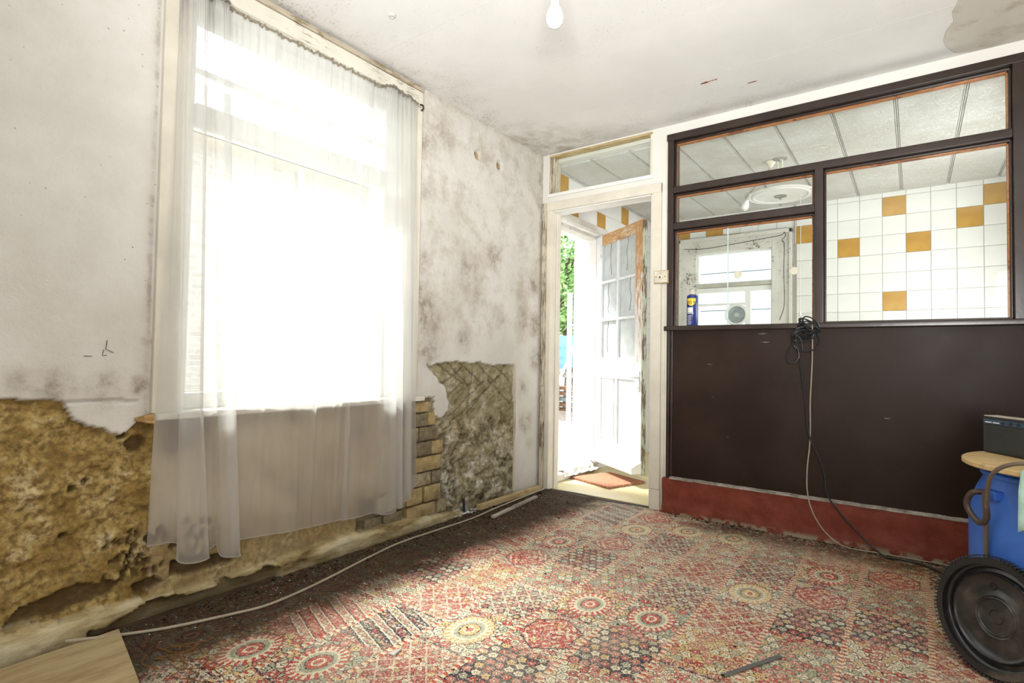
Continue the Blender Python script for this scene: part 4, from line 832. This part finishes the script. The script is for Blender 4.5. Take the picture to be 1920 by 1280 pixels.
# 3 diagonal bands
m = Mat('carpet_bands', .8); u, v = motif_base(m); s_ = (u * .35 + v) / .042; si = s_.floor(); f_ = s_ - si; G = m.attr('ground', 0)
c = m.mix(si.mod(2.).gt(.5), G, cream); c2 = floret_layer(m, u, v, G, .020); c = m.mix(((f_ - .5).abs().lt(.33)) * .8, c, c2); c = m.mix((f_ - .5).abs().gt(.44), c, navy); mats.append(carpet_finish(m, c))
# 4 small-floret lattice
m = Mat('carpet_small_floret', .8); u, v = motif_base(m); c = floret_layer(m, u, v, m.attr('ground', 0), .024, (1., 1.)); lt_ = ((u + v) / .072).mod(1.).lt(.12).max(((u - v) / .072).mod(1.).lt(.12)); c = m.mix(lt_ * .6, c, m.attr('accent', 0)); mats.append(carpet_finish(m, c))
# 5 border
m = Mat('carpet_border', .8); u, v = motif_base(m); c = m.mix((u.abs()).gt(.0125), m.ramp((v / .052).mod(1.), [(0, red), (.22, cream), (.42, pink), (.6, navy), (.7, cream), (.88, gold)], 'CONSTANT'), m.mix(u.gt(0.), cream, navy)); mats.append(carpet_finish(m, c))
types = {'medgold': (0, gold, red), 'medsage': (0, sage, red), 'medcream': (0, cream, gold), 'navy': (1, navy, red), 'cream': (1, cream, red), 'gold': (1, gold, red), 'hex': (2, red, gold), 'band': (3, navy, red), 'bandred': (3, red, gold), 'latred': (4, (.66, .12, .09), cream), 'latnavy': (4, (.06, .06, .09), cream), 'latcream': (4, cream, red), 'sage': (1, sage, pink)}
fixed = {(0, 3): 'medgold', (0, 4): 'bandred', (0, 5): 'cream', (0, 6): 'navy', (1, 3): 'medsage', (1, 4): 'band', (1, 5): 'latred', (1, 6): 'gold', (1, 8): 'medsage', (1, 7): 'hex', (1, 2): 'gold', (0, 2): 'latnavy', (2, 4): 'latred', (2, 5): 'medcream', (2, 6): 'latnavy', (2, 7): 'sage', (2, 8): 'navy', (2, 9): 'hex', (3, 4): 'navy', (3, 5): 'hex', (3, 6): 'medgold', (3, 7): 'sage', (3, 8): 'cream', (3, 9): 'latnavy', (3, 3): 'gold',
         (4, 4): 'cream', (4, 5): 'navy', (4, 6): 'medsage', (4, 7): 'latnavy', (4, 8): 'latred', (4, 9): 'cream', (5, 5): 'latcream', (4, 3): 'latcream', (5, 4): 'cream', (6, 5): 'gold', (6, 10): 'latcream', (5, 6): 'gold', (5, 7): 'latred', (5, 8): 'medcream', (5, 9): 'latnavy', (5, 10): 'sage', (6, 6): 'sage', (6, 7): 'navy', (6, 8): 'hex', (6, 9): 'medgold', (7, 6): 'latred', (7, 7): 'cream', (7, 8): 'navy', (7, 9): 'sage', (8, 7): 'latred', (8, 8): 'gold'}
vs = []; fs = []; uvs = []; mi = []; gcol = []; acol = []
BW = .018; YA, YB = -1.5, D - .012
def cq(x0, x1, y0, y1, cx, cy, k, g, a_):
    global vs
    y0, y1 = max(y0, YA), min(y1, YB); x0, x1 = max(x0, .03), min(x1, 3.12)
    if y1 <= y0 or x1 <= x0: return
    n = len(vs); q = [(x0, y0), (x1, y0), (x1, y1), (x0, y1)]; vs += [(p[0], p[1], 0) for p in q]; fs.append((n, n + 1, n + 2, n + 3)); uvs.extend([(p[0] - cx, p[1] - cy) for p in q]); mi.append(k); gcol.extend([g] * 4); acol.extend([a_] * 4)
rk = random.Random(11); keys = list(types) + ['cream', 'latcream', 'gold', 'sage', 'cream']
for n in range(-2, 12):
    x0 = .385 + CW * n; o_ = off.get(n, rk.random() * RP)
    cq(x0 - BW / 2, x0 + BW / 2, YA, YB, x0, 0, 5, red, red)
    for k in range(-7, 13):
        cyy = o_ + k * RP; kd, g, a_ = types[fixed.get((n, k)) or rk.choice(keys)]
        cq(x0 + BW / 2, x0 + CW - BW / 2, cyy - RP / 2 + .007, cyy + RP / 2 - .007, x0 + CW / 2, cyy, kd, g, a_)
        # thin row divider
        cq(x0 + BW / 2, x0 + CW - BW / 2, cyy + RP / 2 - .007, cyy + RP / 2 + .007, x0 + CW / 2 + .3, cyy, 4, rk.choice([cream, red, navy]), cream)
me = bpy.data.meshes.new('carpet'); me.from_pydata(vs, [], fs)
for mt_ in mats: me.materials.append(mt_)
me.polygons.foreach_set('material_index', mi); ul = me.uv_layers.new(name='UVMap'); ul.data.foreach_set('uv', np.array(uvs).ravel())
for nm_, arr in (('ground', gcol), ('accent', acol)):
    at = me.color_attributes.new(nm_, 'FLOAT_COLOR', 'CORNER'); at.data.foreach_set('color', np.c_[np.array(arr), np.ones(len(arr))].ravel())
cp = bpy.data.objects.new('carpet', me); col.objects.link(cp); tag(cp, 'worn patchwork-pattern red and gold fitted carpet covering the whole floor', 'carpet')
sd = cp.modifiers.new('thickness', 'SOLIDIFY'); sd.thickness = .005; sd.offset = -1

# ------------------------------------------------------------------ loose things on the floor
rt = random.Random(1)
def chip(q, x, y, s, z=.001):
    a_ = rt.random() * 6.28; n = rt.choice((3, 4, 5)); pts = [(x + s * rt.uniform(.6, 1.2) * math.cos(a_ + 2 * PI * i / n), y + s * rt.uniform(.5, 1) * math.sin(a_ + 2 * PI * i / n)) for i in range(n)]; q.prism(pts, z, z + s * rt.uniform(.2, .6))
def floor_cable(name, pts, r, mat, label, cat='cable'):
    th = thing(name, tuple(pts[0]), label, cat); MB().tube(spline(pts, 10), r, 8).build('cable', mat, th, smooth=True); return th
floor_cable('floor_cable', [(.052, .60, .03), (.09, .72, .012), (.16, .86, .006), (.235, 1.05, .007), (.262, 1.16, .006), (.25, 1.32, .006), (.215, 1.50, .006), (.165, 1.72, .006), (.125, 1.95, .006), (.13, 2.2, .007), (.14, 2.5, .008), (.12, 2.75, .012), (.10, 3.0, .012), (.09, 3.2, .014), (.08, 3.38, .014)], .0052, M['grey_cable'], 'long grey-beige cable snaking along the foot of the window wall')
bt1 = thing('wood_batten', (0, 3, 0), 'yellowish square timber batten lying against the foot of the damp wall', 'batten', 'battens at the wall foot')
q = MB(); a_, b_ = Vector((.045, 2.66, 0)), Vector((.055, 3.37, 0)); q.M = frame_matrix((0, 0, 0), (0, 0, 1)); MB().box(.025, .058, 2.68, 3.37, .002, .034).build('batten', M['wood'], bt1, bevel=.002)
bt2 = thing('thin_batten', (.2, 2.9, 0), 'thin grey timber lath lying on the carpet beside the yellowish batten', 'batten', 'battens at the wall foot')
q = MB(); L_ = Vector((.150, 3.17, 0)) - Vector((.218, 2.60, 0)); q.M = frame_matrix((.218, 2.60, .009), (0, 0, 1), L_); q.box(0, L_.length, -.013, .013, -.007, .007).build('lath', M['greywood'], bt2, bevel=.002)
ps = thing('pipe_stub', (.03, 2.565, 0), 'short dark pipe stub poking up at the foot of the crumbled wall', 'pipe')
MB().tube([(.026, 2.565, .0), (.022, 2.562, .06), (.018, 2.56, .10)], .008, 10).build('pipe', plain('blue_black_pipe', (.02, .04, .06), .4, .4), ps, smooth=True)
MB().tube([(.018, 2.56, .098), (.017, 2.56, .118)], .011, 10).build('brass_cap', plain('dull_brass', (.30, .22, .08), .5, .4, metal=.5), ps, smooth=True)
q = MB(); rt = random.Random(8)
for k in range(60): chip(q, rt.uniform(.012, .05), rt.gauss(2.56, .05), rt.uniform(.004, .010), rt.uniform(.001, .012))
for k in range(60): chip(q, rt.uniform(.004, .022), rt.uniform(2.7, 3.2), rt.uniform(.003, .007), .001)
wc_ = q.build('plaster_crumbs', plain('white_crumb', (.76, .76, .75), .8, .2), None, origin=(.03, 2.62, 0)); tag(wc_, 'white plaster crumbs heaped behind the yellowish batten at the wall foot', 'plaster crumbs', kind='stuff')
ms = thing('metal_strip', (1.85, 1.85, 0), 'narrow grey metal strip lying on the carpet near the black lid', 'metal strip')
a_, b_ = Vector((1.775, 1.755, 0)), Vector((1.895, 1.99, 0)); L_ = b_ - a_; q = MB(); q.M = frame_matrix((a_.x, a_.y, .004), (0, 0, 1), L_); q.box(0, L_.length, -.008, .008, -.001, .0015).build('strip', plain('grey_zinc', (.20, .20, .19), .5, .4, metal=.4), ms, bevel=.0005)
q = MB(); q.M = frame_matrix((a_.x, a_.y, .004), (0, 0, 1), L_); q.lathe([(.005, .0015), (.004, .0035), (.0005, .004)], 10).build('rivet', M['dark'], ms)
# plywood board in the near left corner
pw = Mat('dusty_plywood', .75, .25); pw.col(pw.ramp(pw.noise(4, 6, .65, pw.scale(pw.obj, (3, .7, 1))), [(.3, (.26, .18, .08)), (.5, (.46, .36, .20)), (.7, (.56, .46, .28))])).bump(pw.noise(30), .15, .002)
pb_ = thing('plywood_board', (.25, .5, 0), 'dusty tan plywood sheet lying on the floor in the near left corner', 'board')
MB().prism([(.065, .38), (.058, .745), (.41, .675), (.75, .60), (.70, .30)], .004, .016).build('sheet', pw.m, pb_, bevel=.0015)
# frayed threads
q = MB(); rt = random.Random(2)
for k in range(15):
    p = Vector((rt.uniform(.26, .50), rt.uniform(.74, .83), .006)); dr = rt.uniform(-.5, 1.4); pts = [p]
    for j in range(6): dr += rt.uniform(-.5, .5); pts.append(pts[-1] + Vector((math.cos(dr) * .022, math.sin(dr) * .022, rt.uniform(-.003, .004)))); pts[-1].z = max(.003, pts[-1].z)
    q.tube(pts, .0013, 4)
fr = q.build('frayed_thread', plain('orange_jute', (.24, .11, .03), .9, .1), None, origin=(.35, .78, 0)); tag(fr, 'tangle of frayed orange-brown jute threads beside the plywood board', 'threads', kind='stuff')
# debris
q = MB(); rt = random.Random(5)
for k in range(170): chip(q, abs(rt.gauss(0, .16)) + .06, rt.uniform(.8, 3.3), rt.uniform(.0015, .004))
for k in range(150): chip(q, rt.uniform(.3, 2.9), rt.uniform(1.0, 3.35), rt.uniform(.001, .003))
for k in range(90): chip(q, rt.uniform(1.0, 2.9), D - .06 - abs(rt.gauss(0, .06)), rt.uniform(.0015, .004))
pf = q.build('paint_flakes', plain('white_paint_flake', (.75, .72, .66), .8, .2), None, origin=(1.2, 2, 0)); tag(pf, 'tiny white plaster and paint flakes scattered over the carpet', 'debris', kind='stuff')
q = MB()
for k in range(1500):
    yy = rt.uniform(.85, 3.35); chip(q, .05 + abs(rt.gauss(0, .11)) * (1.4 if yy > 2.0 else .8), yy, rt.uniform(.0015, .0065) * (1 + (rt.random() < .06)), .0005)
for k in range(260): chip(q, rt.uniform(1.0, 2.9), D - .045 - abs(rt.gauss(0, .03)), rt.uniform(.003, .008))
for k in range(60): chip(q, rt.uniform(.5, 2.5), rt.uniform(1.2, 3.0), rt.uniform(.002, .006))
dr_ = q.build('damp_rubble', plain('brown_rubble', (.07, .045, .022), .9, .1, .6, 30), None, origin=(.2, 2, 0)); tag(dr_, 'dark crumbled damp rubble along the foot of the walls', 'rubble', kind='stuff')
for (fx, fy, s_, lab) in ((.893, 1.234, .022, 'triangular grey-white plaster shard on the red carpet panel in the left foreground'), (1.577, 2.725, .014, 'small bright white plaster shard lying above the green-ringed medallion'), (1.667, 2.33, .018, 'cream plaster shard lying below the green-ringed medallion')):
    rt = random.Random(int(fx * 1000)); pts = [(-.6, -.8), (.7, -.7), (.15, 1.3), (-.1, 1.1)]; pts = [(fx + a_ * s_ * .8, fy + b_ * s_) for a_, b_ in pts]
    o = MB().prism(pts, .001, .007).build('plaster_shard', plain('shard_white', (.62, .61, .58), .8, .2), None, origin=(fx, fy, 0), bevel=.001); tag(o, lab, 'plaster shard', 'plaster shards on the carpet')

# ------------------------------------------------------------------ hanging cables on the screen
bk = M['black_rubber']; hc = thing('cable_coil', (1.79, D - .06, 1.0), 'bundled coil of black cable hanging over the brown sill, trailing to the floor', 'cable')
YC = D - .062; loops = []
rt = random.Random(9)
def loop(cx, cz, rx, rz, tilt, yy, n=28, ph=0.):
    out = []
    for k in range(n): a_ = ph + 2 * PI * k / n; x_, z_ = rx * math.cos(a_), rz * math.sin(a_); out.append((cx + x_ * math.cos(tilt) - z_ * math.sin(tilt), yy + .014 * math.sin(a_ * 2 + ph), cz + x_ * math.sin(tilt) + z_ * math.cos(tilt)))
    return out
for cx, cz, rx, rz, tl, yy in ((1.785, 1.150, .052, .030, -.5, -.012), (1.79, 1.165, .060, .020, -.6, -.004), (1.775, 1.13, .058, .030, .1, .0), (1.77, 1.115, .055, .024, .2, -.012), (1.765, 1.105, .058, .030, .15, -.02), (1.80, 1.17, .050, .028, -.8, -.018), (1.79, 1.15, .046, .034, -.3, .004), (1.775, 1.078, .068, .058, -.05, -.014), (1.752, 1.160, .014, .012, 0, -.02), (1.70, 1.0, .0, .0, 0, 0), (1.765, 1.125, .052, .012, .1, -.024)):
    if rx: MB().tube(loop(cx, cz, rx, rz, tl, YC + yy), .0038, 7, closed=True).build('loop', bk, hc, smooth=True)
MB().tube(spline([(1.715, YC - .012, 1.075), (1.690, YC, 1.03), (1.678, YC + .004, .985), (1.690, YC, .958), (1.715, YC, .957), (1.738, YC, .985), (1.738, YC, 1.02), (1.722, YC - .01, 1.06)], 8), .0035, 7).build('loop', bk, hc, smooth=True)
MB().tube(spline([(1.755, YC, 1.20), (1.748, YC - .01, 1.19), (1.775, YC - .015, 1.165), (1.735, YC - .018, 1.14), (1.722, YC - .014, 1.12), (1.75, YC - .01, 1.09), (1.76, YC - .004, 1.03)], 8), .0035, 7).build('loop', bk, hc, smooth=True)
MB().tube(spline([(1.726, YC, 1.12), (1.724, YC, 1.08), (1.735, YC, 1.04), (1.745, YC + .01, .96), (1.752, YC + .02, .88), (1.760, YC + .025, .80), (1.772, YC + .028, .70), (1.778, YC + .026, .60), (1.80, YC + .024, .52), (1.835, YC + .02, .44), (1.862, YC + .012, .36), (1.868, YC - .0, .29), (1.89, YC - .01, .235), (1.94, YC - .018, .17), (2.01, YC - .03, .10), (2.08, YC - .05, .04), (2.14, YC - .07, .008), (2.20, YC - .05, .006), (2.28, YC - .07, .006), (2.36, YC - .16, .006), (2.40, YC - .24, .006)], 8), .0045, 8).build('trailing_cable', bk, hc, smooth=True)
gc = thing('beige_cable', (1.80, D - .05, 0), 'thin beige cable hanging from the sill down the brown panel to the floor', 'cable')
MB().tube(spline([(1.795, D + .02, 1.19), (1.800, D - .03, 1.183), (1.803, D - .05, 1.16), (1.804, D - .05, 1.10), (1.800, D - .03, .97), (1.794, D - .022, .85), (1.789, D - .02, .73), (1.790, D - .022, .60), (1.787, D - .03, .50), (1.778, D - .045, .38), (1.780, D - .06, .27), (1.80, D - .075, .18), (1.85, D - .09, .09), (1.92, D - .10, .03), (1.98, D - .09, .008), (2.08, D - .075, .006), (2.20, D - .07, .006), (2.35, D - .065, .006), (2.6, D - .06, .006)], 8), .0035, 7).build('cable', plain('beige_cable_sheath', (.36, .31, .24), .5, .3, .1), gc, smooth=True)

# ------------------------------------------------------------------ barrel, board, radio, lid
BC = Vector((2.685, 2.50, 0)); bl = Mat('dirty_blue_plastic', .42, .4); n = bl.noise(4, 6, .65); x, y, z = bl.xyz()
bcol = bl.mix(n.step(.3, .7), (.035, .13, .52), (.06, .19, .66)); dk = bl.noise(9, 5, .7, bl.scale(bl.obj, (1, 1, 2.2)), dist=.5)
bcol = bl.mix(dk.step(.60, .68) * (z * -1 + .42).step(0, .12) * .85, bcol, (.02, .03, .05)); bl.col(bcol).bump(bl.noise(40), .08, .003)
ba = thing('plastic_barrel', tuple(BC), 'big scuffed blue plastic barrel standing by the brown wall, under the round board', 'barrel')
q = MB(); q.M = Matrix.Translation(BC)
q.lathe([(.001, .003), (.262, .003), (.278, .02), (.281, .06), (.285, .10), (.285, .42), (.284, .46), (.278, .50), (.262, .545), (.245, .580), (.243, .588), (.252, .592), (.254, .600), (.250, .606), (.240, .604), (.238, .590)], 72).build('barrel_body', bl.m, ba, smooth=True, angle=.9)
q = MB(); q.M = Matrix.Translation(BC); q.lathe([(.236, .595), (.238, .612), (.243, .618), (.236, .622), (.215, .618), (.10, .612), (.001, .612)], 64).build('inner_rim', plain('blue_rim', (.04, .16, .62), .4, .4), ba, smooth=True)
# handle on the barrel shoulder, facing the camera's left
ang = math.radians(188 + 22); hd_ = Vector((math.cos(ang), math.sin(ang), 0)); tn = Vector((-hd_.y, hd_.x, 0)); hb = BC + hd_ * .262
hk = ba
q = MB(); q.M = frame_matrix(hb + Vector((0, 0, .545)), hd_, (0, 0, 1)); q.box(-.018, .012, -.03, .03, -.02, .022).build('handle_lug', plain('blue_lug', (.05, .16, .62), .4, .4), ba, bevel=.004)
hh = [hb + hd_ * .02 + Vector((0, 0, .540)) + tn * .0, hb + hd_ * .045 + Vector((0, 0, .535)) - tn * .012, hb + hd_ * .05 + Vector((0, 0, .505)) - tn * .026, hb + hd_ * .045 + Vector((0, 0, .478)) - tn * .018, hb + hd_ * .04 + Vector((0, 0, .462)) + tn * .006, hb + hd_ * .038 + Vector((0, 0, .480)) + tn * .026, hb + hd_ * .04 + Vector((0, 0, .515)) + tn * .026, hb + hd_ * .03 + Vector((0, 0, .538)) + tn * .01]
MB().tube(spline([p + (p - hb - Vector((0, 0, .50))) * .25 for p in hh], 6), .0095, 8).build('handle', plain('dark_brown_handle', (.07, .045, .035), .45, .4), ba, smooth=True)
rb = thing('round_board', (2.683, 2.471, .627), 'round tan wooden board resting as a lid on the blue barrel', 'board')
q = MB(); q.M = Matrix.Translation((2.683, 2.471, 0)); q.lathe([(.001, .6265), (.296, .6265), (.302, .630), (.302, .642), (.298, .6455), (.001, .6455)], 72).build('disc', worn_wood('sawn_round_board', (.60, .42, .20), (.66, .47, .24), .5, grain=(1, 6, 1)), rb, smooth=True, angle=.5)
ra = Vector((2.452, 2.652, .6465)); rbv = Vector((2.548, 2.518, .6465)); rx_ = (rbv - ra).normalized(); rad = thing('portable_radio', tuple(ra), 'black portable radio with a dark grille standing on the round board', 'radio')
rn = Vector((rx_.y, -rx_.x, 0));
if rn.dot(Vector((2.2465, 0, .6)) - ra) < 0: rn = -rn
RM = Matrix(((rx_.x, -rn.x, 0, ra.x), (rx_.y, -rn.y, 0, ra.y), (0, 0, 1, ra.z), (0, 0, 0, 1)))
def rbx(name, mat, *b, parent=rad, bevel=.002): q = MB(); q.M = RM; return q.box(*b).build(name, mat, parent, bevel=bevel)
blk = plain('radio_black', (.022, .022, .022), .5, .4); RWd, RHt = .26, .130
rbx('casing', blk, 0, RWd, 0, .055, 0, RHt, bevel=.004); rbx('top_cover', plain('pale_top', (.50, .44, .36), .5, .3), .002, RWd - .002, .002, .053, RHt - .001, RHt + .003)
gl = rbx('tuning_dial', plain('dial_blue', (.03, .07, .12), .2, .6), .006, RWd - .008, -.002, 0, RHt - .026, RHt - .010, bevel=0)
q = MB(); q.M = RM; q.box(.014, .040, -.003, -.002, RHt - .022, RHt - .019).box(.046, .072, -.003, -.002, RHt - .022, RHt - .019); q.build('dial_marks', WG, gl)
for k in range(3): q = MB(); q.M = RM @ frame_matrix((.086 + k * .03, -.002, RHt - .018), (0, -1, 0)); q.lathe([(.005, 0), (.0045, .004), (.0005, .004)], 12).build('knob', blk, gl, smooth=True)
q = MB(); q.M = RM
for k in range(24): z0 = .008 + k * .0038; q.box(.008, RWd - .01, -.0032, 0, z0, z0 + .0019)
q.build('grille', plain('grille_grey', (.055, .06, .055), .5, .4), rad)
# hose / thick cable over the board
floor_cable('brown_hose', [(2.433, 2.345, .02), (2.434, 2.35, .20), (2.434, 2.348, .37), (2.433, 2.315, .497), (2.434, 2.255, .598), (2.450, 2.215, .645), (2.485, 2.18, .672), (2.53, 2.18, .676), (2.60, 2.22, .662), (2.70, 2.3, .655)], .0062, plain('brown_rubber', (.16, .12, .08), .5, .3), 'thick brown cable arching over the round board and down behind the black lid')
# mint green rag over the board's edge, cut by the frame
mg = thing('mint_rag', (2.56, 2.24, .645), 'pale mint green rag draped over the front edge of the round board', 'rag')
prof = [(.17, .650), (.22, .6485), (.27, .6485), (.298, .6485), (.3065, .644), (.3085, .630), (.309, .59), (.311, .55), (.314, .51), (.3165, .47)]
vs = []
for i in range(15):
    a_ = math.radians(-125.5 + 27 * i / 14)
    for k, (r_, z_) in enumerate(prof):
        w_ = .006 * (math.sin(i * 1.3 + k * .3) + 1) * (1 if k > 5 else .25); vs.append((2.683 + (r_ + w_) * math.cos(a_), 2.471 + (r_ + w_) * math.sin(a_), z_ + (.008 * math.sin(i * 1.7) if k == 9 else 0)))
rg_ = MB().add(vs, [(i * 10 + k, (i + 1) * 10 + k, (i + 1) * 10 + k + 1, i * 10 + k + 1) for i in range(14) for k in range(9)]).build('rag_cloth', plain('mint_cloth', (.50, .74, .64), .8, .2, .08, 20), mg, smooth=True, angle=0)
sd = rg_.modifiers.new('thickness', 'SOLIDIFY'); sd.thickness = .002; sd.offset = 1
# lid
LR = .180; tilt = .14; hn = Vector((-math.sin(.75), -math.cos(.75), 0)); ln = (hn + Vector((0, 0, tilt))).normalized(); lu = (Vector((0, 0, 1)) - hn * tilt).normalized(); ls_ = Vector((math.cos(.75), -math.sin(.75), 0))
base = Vector((2.43, 2.26, .004)); ctr = base + lu * LR
lid = thing('barrel_lid', tuple(base), 'round black ribbed plastic barrel lid leaning on edge against the blue barrel', 'lid')
lm_ = Mat('glossy_black_plastic', .22, .6); n = lm_.noise(9, 5); lm_.col(lm_.mix(lm_.noise(5, 4).step(.45, .7), (.020, .020, .021), (.12, .10, .085))).set(Roughness=n * .25 + .12)
LMx = frame_matrix(ctr, ln, ls_); q = MB(); q.M = LMx
_ls = LR / .212
q.lathe([(r_0 * _ls if r_0 < .2119 else r_0, z_0) for r_0, z_0 in [(.001, -.006), (.022, -.006), (.024, -.0035), (.026, -.006), (.060, -.006), (.063, -.003), (.068, -.006), (.073, -.003), (.077, -.006), (.135, -.006), (.140, -.003), (.146, -.001), (.149, .004), (.152, .002), (.156, -.008), (.168, -.010), (.172, -.002), (.176, .0), (.186, .0), (.190, .003), (.193, .012), (.203, .018), (LR, .018), (LR, -.012), (.203, -.014), (.18, -.014), (.001, -.014)]], 96).build('lid_disc', lm_.m, lid, smooth=True, angle=.8)
q = MB(); q.M = LMx
for k in range(96):
    a_ = 2 * PI * k / 96; ca, sa = math.cos(a_), math.sin(a_); ta = .35 / 96 * 2 * PI
    c2_, s2_ = math.cos(a_ + ta), math.sin(a_ + ta)
    for r0, r1, z0, z1 in ((LR - .001, LR + .0008, -.010, .0195), (.2055 * _ls, LR + .0008, .0175, .0195)):
        q.add([(r0 * ca, r0 * sa, z0), (r1 * ca, r1 * sa, z0), (r1 * c2_, r1 * s2_, z0), (r0 * c2_, r0 * s2_, z0), (r0 * ca, r0 * sa, z1), (r1 * ca, r1 * sa, z1), (r1 * c2_, r1 * s2_, z1), (r0 * c2_, r0 * s2_, z1)], [(0, 1, 2, 3), (4, 5, 6, 7), (0, 1, 5, 4), (1, 2, 6, 5), (2, 3, 7, 6), (3, 0, 4, 7)])
q.build('rim_ribs', plain('rib_grey', (.05, .055, .06), .35, .5), lid)
q = MB(); q.M = LMx @ Matrix.Translation((-.016, .088, -.006)); q.lathe([(.006, .001), (.010, .003), (.012, .0)], 16).build('vent_boss', M['dark'], lid, smooth=True)

# ------------------------------------------------------------------ ceiling lamp and boss in the room
bp = thing('pendant_bulb', (1.25, 1.578, H), 'bare white frosted light bulb hanging from the ceiling at the top of the photo', 'light bulb')
q = MB(); q.M = frame_matrix((1.25, 1.578, H), (0, 0, -1)); q.lathe([(.04, 0), (.038, .012), (.012, .022), (.004, .024)], 24).build('ceiling_cup', M['cream'], bp, smooth=True)
MB().tube([(1.25, 1.578, H - .02), (1.25, 1.578, 2.26)], .0035, 8).build('flex', WG, bp, smooth=True)
q = MB(); q.M = frame_matrix((1.25, 1.578, 2.262), (0, 0, -1)); q.lathe([(.004, 0), (.014, .006), (.016, .035), (.016, .05)], 20).build('bulb_holder', plain('brass_holder', (.30, .26, .17), .4, .5, metal=.6), bp, smooth=True)
q = MB(); q.M = frame_matrix((1.25, 1.578, 2.212), (0, 0, -1)); q.lathe([(.0135, 0), (.014, .022), (.017, .034), (.025, .050), (.0295, .066), (.030, .078), (.027, .092), (.019, .103), (.008, .109), (.001, .110)], 32).build('bulb', plain('opal_bulb', (.82, .82, .80), .18, .5, .02), bp, smooth=True)
hb_ = thing('ceiling_boss', (.372, 1.608, H), 'tiny painted-over round boss on the ceiling near the window head', 'ceiling fitting')
q = MB(); q.M = frame_matrix((.372, 1.608, H), (0, 0, -1)); q.lathe([(.017, 0), (.016, .006), (.010, .010), (.009, .006), (.001, .005)], 18).build('boss', plain('boss_grey', (.55, .55, .53)), hb_, smooth=True)
# scratches pencilled on the wall
q = MB()
for pts in (((.697, .998), (.693, .968), (.717, .955)), ((.688, .965), (.684, .945), (.697, .946)), ((.633, .943), (.655, .942)), ((.337, 1.62), (.347, 1.60))):
    q.tube([(.0035, a_, b_) for a_, b_ in pts], .0012, 4)
q.build('scratch', M['dark'], wl)
q = MB()
for (cx_, cy_, L_) in ((1.357, 2.993, .07), (1.545, 3.133, .03), (1.33, 3.0, .03)):
    for k in range(5): xx = cx_ + L_ * (k / 4 - .5); q.prism([(xx - .010, cy_ + random.uniform(-.004, .004)), (xx, cy_ - random.uniform(.002, .006)), (xx + .010, cy_ + random.uniform(-.004, .004)), (xx, cy_ + random.uniform(.002, .006))], H - .0015, H)
q.build('rust_flecks', plain('rust', (.30, .10, .04), .9, .1), ce)
for o in bpy.data.objects:
    if o.type == 'MESH' and o.data.users > 1: pass
